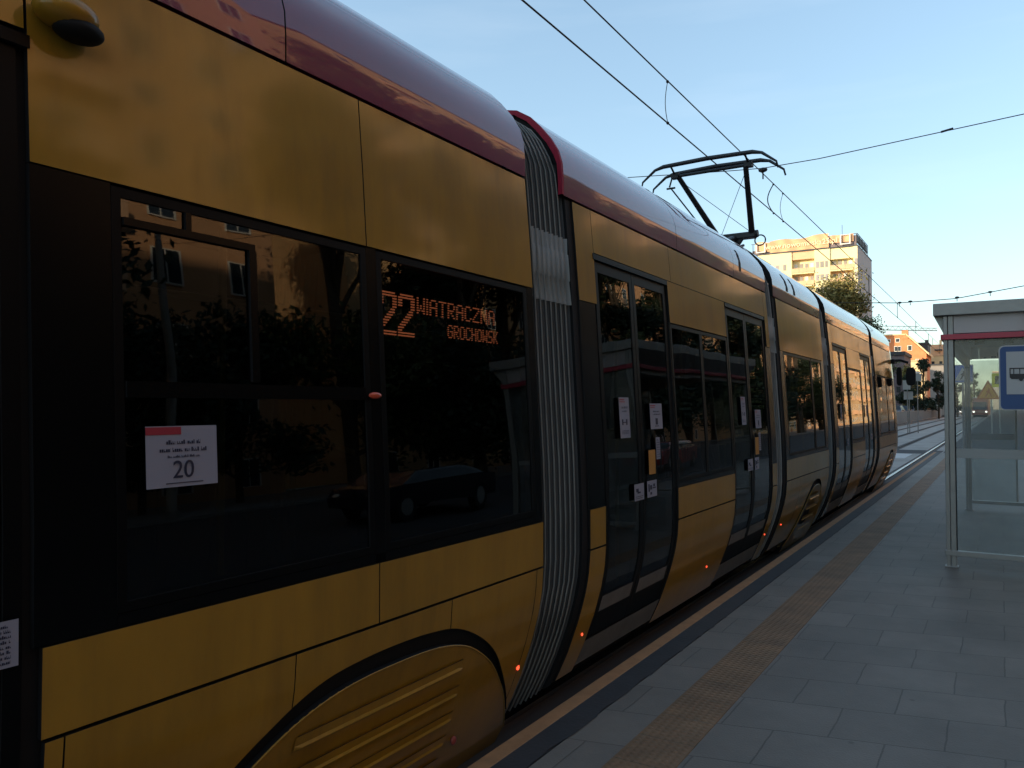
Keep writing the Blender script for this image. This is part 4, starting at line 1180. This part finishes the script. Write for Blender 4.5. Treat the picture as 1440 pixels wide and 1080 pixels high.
# tower block
TX0, TX1, TY0, TY1, TH = -51.9, -27.65, 194, 217, 38.5
tw = thing('tower_block', 'tall cream and salmon tower block in low sun, orange banner on its roof', 'building', ((TX0+TX1)/2, (TY0+TY1)/2, -.2))
two = Vector(tw.location)
def tb_(b, name, m, parent=None, **k):
    o = b.build(name, m, **k); o.parent = parent or tw
    o.matrix_parent_inverse = Matrix.Translation(-two) if parent is None else Matrix.Identity(4)
    return o
BX = [TX0, -42.28, -37.09, -33.61, -28.52, TX1]
b = MB(); b.box(TX0+.05, TX1-.03, TY0+1.5, TY1, 0, TH-.03); tb_(b, 'wall', CREAM)
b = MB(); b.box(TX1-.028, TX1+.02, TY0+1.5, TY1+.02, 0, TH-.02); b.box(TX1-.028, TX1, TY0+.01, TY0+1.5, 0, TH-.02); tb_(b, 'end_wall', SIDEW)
for a, c in ((BX[0], BX[1]), (BX[2], BX[3]), (BX[4], BX[5]-.03)):
    b = MB(); b.box(a, c, TY0, TY0+1.52, 0, TH); tb_(b, 'bay_wall', CREAM)
for a, c in ((BX[1], BX[2]), (BX[3], BX[4])):
    b = MB(); b.box(a+.01, c-.01, TY0+.2, TY0+1.49, 36.6 if a < -40 else 35.9, TH-.01); tb_(b, 'attic_panel', SALMON if a < -40 else CREAM)
    for f in range(12):
        z = 33.3 - 3.06*f
        b = MB(); b.box(a+.01, c-.01, TY0-.25, TY0+1.5, z-.22, z); bl = tb_(b, 'balcony', CREAM)
        b = MB()
        n3 = 3
        for q in range(n3):
            w3 = (c-a-.1)/n3; b.box(a+.05+w3*q+.04, a+.05+w3*(q+1)-.04, TY0-.25, TY0-.17, z+.08, z+1.15)
        tb_(b, 'balcony_panel', SALMON, bl)
        b = MB(); b.box(a+.02, c-.02, TY0+1.42, TY0+1.5, z+.02, z+2.8); tb_(b, 'back_wall', SALMON if f % 2 else CREAM, bl)
        for q in range(4):
            w3 = (c-a-.3)/4; b = MB(); b.box(a+.35+w3*q, a+.35+w3*q+w3*.62, TY0+1.34, TY0+1.41, z+.9, z+2.4); tb_(b, 'balcony_window', GREYW if (q+f) % 3 else WHITE, bl)
for f in range(12):
    z = 34.2 - 3.06*f
    for x, w_ in ((-50.4, 1.4), (-48.6, 1.5), (-45.6, .7), (-43.9, .7), (-36.4, .7), (-35.4, .8), (-34.4, .6), (-28.0, .5)):
        b = MB(); b.box(x-w_/2, x+w_/2, TY0-.04, TY0+.0, z, z+1.45); wn = tb_(b, 'window', SIDEW if random.random() < .6 else GREYW)
b = MB(); b.box(TX0-.1, TX1+.1, TY0-.1, TY1+.1, TH, TH+.25); rf = tb_(b, 'roof', DKROOF)
b = MB()
for x in [TX0+.4+2.95*i for i in range(9)]: b.box(x-.06, x+.06, TY0+.3, TY0+.42, TH+.25, TH+2.9)
b.box(TX0, TX1, TY0+.3, TY0+.42, TH+2.9, TH+3.0); b.box(TX1-.12, TX1, TY0+.3, TY1-6, TH+2.9, TH+3.0); b.box(TX1-.12, TX1, TY0+.3, TY1-6, TH+1.2, TH+1.3)
for y in (TY0+4, TY0+8, TY0+12, TY0+16.8): b.box(TX1-.12, TX1, y, y+.12, TH+.25, TH+3)
b.box(TX1-.3, TX1-.2, TY0+1, TY0+17, TH+.9, TH+2.9)
tb_(b, 'roof_frame', DKROOF, rf)
b = MB(); b.box(TX0+.2, TX1-.2, TY0+.5, TY0+.6, TH+.25, TH+1.3); b.box(-33.5, TX1-.2, TY0+.5, TY0+.6, TH+1.3, TH+2.6); tb_(b, 'parapet', PURP, rf)
# sagging banner
b = MB(); nx = 50; vs = []
for i in range(nx+1):
    t = i/nx; x = -47.3 + t*(13.4)
    top = TH+3.15 + .25*math.sin(t*9) + (.35 if t > .25 else 0)*t; bot = TH+.35
    for j in range(9):
        s = j/8; vs.append((x, TY0+.14 - .12*math.sin(t*23+s*3), bot+(top-bot)*s))
b.add(vs, [(i*9+j, (i+1)*9+j, (i+1)*9+j+1, i*9+j+1) for i in range(nx) for j in range(8)], True)
ban = tb_(b, 'banner', BANNER)
b = MB(); vs = []
for i in range(21):
    t = i/20; x = -50.9 + t*3.6
    for j in range(5): vs.append((x, TY0+.22, TH+1.25-.75*(1-t)*0 + (1.9+.2*math.sin(t*5))*j/4 - .6*t*(j/4 < .2)))
b.add(vs, [(i*5+j, (i+1)*5+j, (i+1)*5+j+1, i*5+j+1) for i in range(20) for j in range(4)]); tb_(b, 'banner', BANNER)
b = MB(); vs = []
for i in range(21):
    t = i/20; x = -33.7 + t*5.2
    for j in range(5): vs.append((x, TY0+.22-.06*math.sin(t*17), TH+1.2 + (1.75+.1*math.sin(t*8))*j/4))
b.add(vs, [(i*5+j, (i+1)*5+j, (i+1)*5+j+1, i*5+j+1) for i in range(20) for j in range(4)]); tb_(b, 'banner', BANNER)
me = text_mesh('www.nowominska25.pl', 1.75, BANTXT, 'banner_lettering', .01)
t = bpy.data.objects.new('banner_lettering', me); col.objects.link(t); t.rotation_euler = (R(90), 0, 0); t.location = (-40.2, TY0-.05, TH+1.75)
t.parent = ban
for xa in (-50.7, -31.4):
    b = MB()
    b.box(xa, xa+2.3, TY0-.12, TY0-.02, TH+.6, TH+.86); b.box(xa, xa+2.3, TY0-.12, TY0-.02, TH+2.75, TH+2.9); b.box(xa, xa+.3, TY0-.12, TY0-.02, TH+.86, TH+2.75); b.box(xa+2.0, xa+2.3, TY0-.12, TY0-.02, TH+.86, TH+2.75)
    tb_(b, 'sign_frame', WHITE, rf)
b = MB(); b.tube([(-31.2, TY0+2, TH), (-31.2, TY0+2, TH+5.6)], .05, 6); tb_(b, 'antenna', DKROOF, rf)

def gable_building():
    X0, X1, Y0, Y1 = -28.5, -14.35, 200, 214
    t = thing('brick_building', 'orange brick building with a sloping gable and chimney, lit by low sun', 'building', (X0, Y0, -.2)); o_ = Vector(t.location)
    def P(b, n, m, par=None, **k):
        o = b.build(n, m, **k); o.parent = par or t; o.matrix_parent_inverse = Matrix.Translation(-o_) if par is None else Matrix.Identity(4); return o
    b = MB(); b.prism([(X0, 0), (X1, 0), (X1, 13.5), (-18.6, 17.9), (X0, 17.9)], 'y', Y0, Y1); P(b, 'wall', BRICK, fix=True)
    b = MB(); b.prism([(X1+.5, 13.15), (X1+.5, 13.6), (-18.5, 18.35), (-18.5, 17.95)], 'y', Y0-.25, Y1); b.prism([(X0, 17.92), (-18.6, 17.92), (-18.6, 18.2), (X0, 18.2)], 'y', Y0-.25, Y1); r_ = P(b, 'roof', PLAST, fix=True)
    b = MB(); b.box(-19.35, -18.0, Y0-.1, Y0+1.2, 17, 19.0); P(b, 'chimney', BRICK, r_)
    for x, z, w_, h in ((-20.2, 16.4, .7, .7), (-20.55, 14.3, .55, 1.0), (-19.85, 14.3, .55, 1.0), (-17.7, 14.4, .7, 1.0), (-22, 16.4, .5, .6), (-17.9, 11.6, .5, .6), (-16.2, 11.6, .5, .6), (-20.4, 11.4, .6, .8)):
        b = MB(); b.box(x-w_/2-.12, x+w_/2+.12, Y0-.06, Y0-.005, z-.12, z+h+.12); f = P(b, 'window_frame', WHITE)
        b = MB(); b.box(x-w_/2, x+w_/2, Y0-.09, Y0-.061, z, z+h); P(b, 'window', WINB, f)
gable_building()
def simple_house(name, label, x0, x1, y0, y1, H, m, roofm, wins, extra=None, roofh=.4):
    t = thing(name, label, 'building', (x0, y0, -.2)); o_ = Vector(t.location)
    def P(b, n, mm, par=None):
        o = b.build(n, mm); o.parent = par or t; o.matrix_parent_inverse = Matrix.Translation(-o_) if par is None else Matrix.Identity(4); return o
    b = MB(); b.box(x0, x1, y0, y1, 0, H); P(b, 'wall', m)
    b = MB(); b.box(x0-.15, x1+.15, y0-.2, y1+.2, H, H+roofh); P(b, 'roof', roofm)
    for x, z, w_, h in wins:
        b = MB(); b.box(x-w_/2, x+w_/2, y0-.05, y0-.002, z, z+h); P(b, 'window', WINB)
    for e in extra or []:
        b = MB(); b.box(*e[:6]); P(b, e[6], e[7])
simple_house('low_plaster_building', 'pale yellow low building in front of the brick gable', -19.2, -14.2, 192, 199, 11.4, PLAST, SALMON, [(-18.2, 8.3, .5, .9), (-16.8, 8.3, .5, .9), (-15.5, 8.3, .5, .9)], roofh=.25)
simple_house('dark_roofed_house', 'dark slate roofed house behind the brick gable', -17.6, -14.6, 208, 216, 16.2, DKROOF, DKROOF, [(-15.2, 12.6, .5, .7)], extra=[(-15.2, -14.5, 207.9, 209, 16.4, 17.2, 'chimney', DKROOF)])
simple_house('sunlit_block', 'sunlit cream and peach block right of the dark roof, beside the shelter post', -16.2, -11.4, 230, 245, 14.6, PLAST, SALMON,
             [(-15, 12.2, .7, 1), (-13.2, 12.2, .7, 1), (-12, 12.2, .6, 1), (-14, 9.4, .8, 1)],
             extra=[(-15.6, -12.4, 231, 240, 15, 17.6, 'upper_storey', SALMON), (-14.6, -12.9, 230.2, 230.9, 16.0, 16.3, 'balcony_rail', DKROOF), (-13.6, -13.1, 232, 233, 17.6, 18.8, 'chimney', PLAST), (-15.2, -15.1, 232, 232.1, 17.6, 19.3, 'antenna', DKROOF)])
simple_house('shaded_grey_house', 'grey house in shade between the trees and the shelter', -10.4, -7.0, 152, 165, 8.6, GREYW, DKROOF, [(-9.3, 5.6, .6, .9), (-8.1, 5.6, .6, .9), (-9.3, 2.6, .6, .9)], roofh=.2)
simple_house('mauve_house', 'mauve grey shaded house just above the tram mirrors', -15.0, -11.4, 121, 130, 8.7, PURP, DKROOF, [(-12.2, 6.0, .5, .8), (-12.2, 3.5, .5, .8)], roofh=.5)
simple_house('distant_block', 'pale distant block closing the street, seen through the shelter glass', -3.4, 9, 420, 440, 17, GREYW, SALMON, [(-2+1.6*i, 12, .8, 1.2) for i in range(6)])

# tower crane
cr = thing('tower_crane', 'tower crane with a level lattice jib over the rooftops', 'crane', (-42.5, 330, 0)); o_ = Vector(cr.location)
b = MB(); 
xs_ = [-50 + 2.0*i for i in range(16)]
zf = lambda x: 31.0 - (x+41)*.065
for i, x in enumerate(xs_[:-1]):
    xn = xs_[i+1]; z, zn = zf(x), zf(xn); ht = 1.5 if x < -27 else .9
    for s in (-.5, .5):
        b.tube([(x, 330+s, z), (xn, 330+s, zn)], .10, 4)
    b.tube([(x, 330, z+ht), (xn, 330, zn+ht)], .09, 4)
    b.tube([(x, 330, z), ((x+xn)/2, 330, (z+zn)/2+ht)], .05, 4); b.tube([((x+xn)/2, 330, (z+zn)/2+ht), (xn, 330, zn)], .05, 4)
b.v = [tuple(Vector(v)-o_) for v in b.v]; b.build('jib', DKROOF, cr)
b = MB(); 
for sx_, sy_ in ((-.8, -.8), (.8, -.8), (.8, .8), (-.8, .8)): b.tube([(sx_, sy_, -.5), (sx_, sy_, 33)], .12, 4)
for k in range(16): b.tube([(-.8, -.8, k*2), (.8, -.8, k*2+2)], .06, 4); b.tube([(.8, -.8, k*2), (-.8, -.8, k*2+2)], .06, 4)
b.build('mast', DKROOF, cr)

# ------------------------------------------------------------------ fence, signs, vehicles down the street
def fence_panel_mesh():
    b = MB(); b.box(0, .04, 0, 3.0, 1.20, 1.24); b.box(0, .04, 0, 3.0, .10, .14); b.box(-.01, .05, 0, .06, 0, 1.29)
    y = .14
    while y < 3.0: b.box(.0, .04, y, y+.045, .14, 1.20); y += .21
    return b.mesh('fence_panel', FENCEP)
FP = fence_panel_mesh()
for k in range(36):
    o = bpy.data.objects.new('fence_panel', FP); col.objects.link(o); o.location = (-8.45, 38 + 3.03*k, -.19)
    tag(o, 'grey upright bar fence panel between the far track and the left road', 'fence', 'fence panels beside the far track')

def sign_post(name, label, x, y, parts, h, pole_r=.035, polem=STEEL, polex=None):
    t = thing(name, label, 'sign', (x, y, -.25))
    b = MB(); b.tube([(polex or 0, 0, 0), (polex or 0, 0, h)], pole_r, 8); b.build('pole', polem, t)
    for nm, m, poly, ya, yb in parts:
        b = MB(); b.prism(poly, 'y', ya, yb); b.build(nm, m, t, fix=True)
    return t
def rect(x0, x1, z0, z1): return [(x0, z0), (x1, z0), (x1, z1), (x0, z1)]
def walker(x, z, s):
    """small walking figure used on crossing signs"""
    return [(x-.02*s, z+.9*s), (x+.1*s, z+.9*s), (x+.12*s, z+.55*s), (x+.35*s, z), (x+.22*s, z), (x+.02*s, z+.38*s), (x-.2*s, z), (x-.33*s, z), (x-.08*s, z+.5*s), (x-.25*s, z+.45*s), (x-.25*s, z+.55*s), (x-.04*s, z+.72*s)]
# blue crossing sign through the shelter
sign_post('crossing_sign', 'blue square crossing sign with a white triangle behind the shelter', -1.2, 33, [
    ('plate', SWHITE, rect(-.34, .34, 2.68, 3.36), -.06, -.05), ('blue_field', CBLUE, rect(-.31, .31, 2.74, 3.33), -.064, -.061),
    ('triangle', SWHITE, [(-.26, 2.78), (.26, 2.78), (0, 3.27)], -.068, -.065), ('figure', SBLACK, walker(.02, 2.82, .34), -.072, -.069)], 3.3)
sign_post('roadworks_sign', 'orange triangular warning sign with a dark figure, seen through the shelter glass', -.63, 50, [
    ('plate', SREDO, [(-.56, 2.22), (.56, 2.22), (0, 3.28)], -.06, -.05), ('orange_field', SORANGE, [(-.44, 2.30), (.44, 2.30), (0, 3.12)], -.064, -.061),
    ('figure', SREDO, walker(.02, 2.36, .52), -.068, -.065)], 3.1, polex=.15, polem=WHITE)
sign_post('yellow_crossing_sign', 'fluorescent yellow crossing sign behind the orange triangle', -.12, 60, [
    ('plate', SYEL, rect(-.42, .42, 3.08, 3.98), -.06, -.05), ('blue_field', SBLACK, rect(-.24, .24, 3.28, 3.80), -.064, -.061),
    ('triangle', SWHITE, [(-.2, 3.32), (.2, 3.32), (0, 3.74)], -.068, -.065), ('figure', SBLACK, walker(.02, 3.34, .26), -.072, -.069)], 3.9, polem=WHITE)
sign_post('information_panel', 'grey board on a thin pole with a small ornament on top', -4.87, 60, [
    ('board', SBACK, rect(-.30, .26, 3.55, 4.05), -.06, -.03), ('ornament', WHITE, [(-.18, 4.08), (.2, 4.08), (.2, 4.22), (.05, 4.14), (-.1, 4.26)], -.05, -.03)], 4.05, pole_r=.03)
sign_post('upper_sign_board', 'upper of the two grey boards hanging behind the tram mirrors', -5.5, 60, [('board', SBACK, rect(-.27, .20, 2.98, 3.62), -.05, -.02)], 3.62, pole_r=.03)
sign_post('lower_sign_board', 'lower and wider of the two grey boards behind the tram mirrors', -5.42, 60.4, [('board', FROST, rect(-.34, .24, 2.30, 2.86), -.05, -.02)], 2.86, pole_r=.03)

def car_parts(m, lights):
    prof = [(-2.1, .30), (-2.15, .62), (-2.0, .88), (-1.45, .95), (-.85, 1.40), (.75, 1.43), (1.5, 1.0), (2.05, .92), (2.12, .60), (2.05, .30)]
    b = MB(); n = len(prof); 
    def hw(z): return .86 if z < .97 else .86 - (z-.97)*.42
    vs = [(-hw(z), y, z) for y, z in prof] + [(hw(z), y, z) for y, z in prof]
    b.add(vs, [tuple(range(n))[::-1], tuple(range(n, 2*n))] + [(i, (i+1) % n, (i+1) % n+n, i+n) for i in range(n)])
    body = b.mesh('body', m)
    b = MB()
    for s in (-1, 1):
        b.add([(s*(hw(z)+.006), y, z) for y, z in ((-1.25, 1.0), (-.78, 1.34), (.7, 1.36), (1.3, 1.02))], [(0, 1, 2, 3)])
    side = b.mesh('side_window', WINB)
    b = MB(); b.add([(-.76, -1.42, .985), (.76, -1.42, .985), (.66, -.90, 1.375), (-.66, -.90, 1.375)], [(0, 1, 2, 3)])
    ws = b.mesh('windscreen', WINB)
    b = MB(); nn = 18
    b.prism([(.31*math.cos(2*PI*k/nn), .31*math.sin(2*PI*k/nn)) for k in range(nn)], 'x', -.1, .1); wh = b.mesh('wheel', TYRE)
    b = MB(); b.prism([(.19*math.cos(2*PI*k/nn), .19*math.sin(2*PI*k/nn)) for k in range(nn)], 'x', -.105, .105); rim = b.mesh('rim', SBACK)
    b = MB(); b.ball((0, 0, 0), .13, sx=1.2, sy=.5, sz=.7); hl = b.mesh('headlight', lights)
    return body, side, ws, wh, rim, hl
CP = {}
def car(x, y, rz, m, label, lights=LAMPD, z=-.29, grp=None):
    key = (m.name, lights.name)
    if key not in CP: CP[key] = car_parts(m, lights)
    body, side, ws, wh, rim, hl = CP[key]
    t = thing('parked_car' if lights is LAMPD else 'car', label, 'car', (x, y, z), grp); t.rotation_euler = (0, 0, rz)
    sub('body', body, t); sub('side_window', side, t); sub('windscreen', ws, t)
    for sx_ in (-.78, .78):
        for yy in (-1.35, 1.3):
            o = sub('wheel', wh, t, (sx_, yy, .31)); sub('rim', rim, o)
    for sx_ in (-.62, .62): sub('headlight', hl, t, (sx_, -2.08, .66))
    return t
car(-9.9, 84, 0, CARB, 'bluish parked car above the fence, nearest the tram mirrors', z=.22)
car(-9.7, 92, 0, CARG, 'light grey car parked behind the bluish one, by the thin pole', z=.22)
car(-9.9, 101, 0, CARD, 'black parked car under the dark trees', z=.22)
car(-10.2, 112, 0, CARG, 'grey car farther along the fence under the dark trees', z=.22)
car(-9.8, 124, 0, CARD, 'dark car farthest along the fence before the shelter post', lights=LAMPD, z=.22)
car(-8.4, 200, 0, CARW, 'white car coming with both headlights lit, seen through the shelter', lights=HEADL)
car(7.4, 14.2, 0, CARD, 'black car on the road behind the platform')
car(7.2, 21.5, 0, CARB, 'blue car on the road behind the platform')
car(7.1, 29, 0, CARR, 'red car on the road behind the platform')

# second tram coming down the track
t2 = thing('approaching_tram', 'distant tram coming head-on, seen through the shelter glass', 'tram', (XC+.15, 152, -.25))
b = MB(); hw_ = 1.175
pf = [(0, .30), (-.35, .42), (-.42, 1.15), (-.1, 2.55), (.5, 3.15), (1.4, 3.3), (30, 3.3), (30, .3)]
n = len(pf); vs = [(-hw_, y, z) for y, z in pf] + [(hw_, y, z) for y, z in pf]
b.add(vs, [tuple(range(n)), tuple(range(n, 2*n))[::-1]] + [(i, i+n, (i+1) % n+n, (i+1) % n) for i in range(n)]); b.build('body', mat('far_tram_red', (.36, .13, .09), rough=.4), t2, fix=True)
b = MB(); b.add([(-1.0, -.43, 1.22), (1.0, -.43, 1.22), (.95, -.12, 2.55), (-.95, -.12, 2.55)], [(0, 1, 2, 3)]); b.build('windscreen', WINB, t2)
b = MB(); b.box(-1.1, 1.1, -.50, -.36, .78, .98); b.build('bumper', mat('pale_bumper', (.5, .35, .25), rough=.5), t2)
for s in (-.9, .9):
    b = MB(); b.ball((s, -.5, .9), .14, sy=.4); b.build('headlight', HEADL, t2)
b = MB(); b.box(-1.0, 1.0, -.3, .4, .05, .30); b.build('fender', DARK, t2)
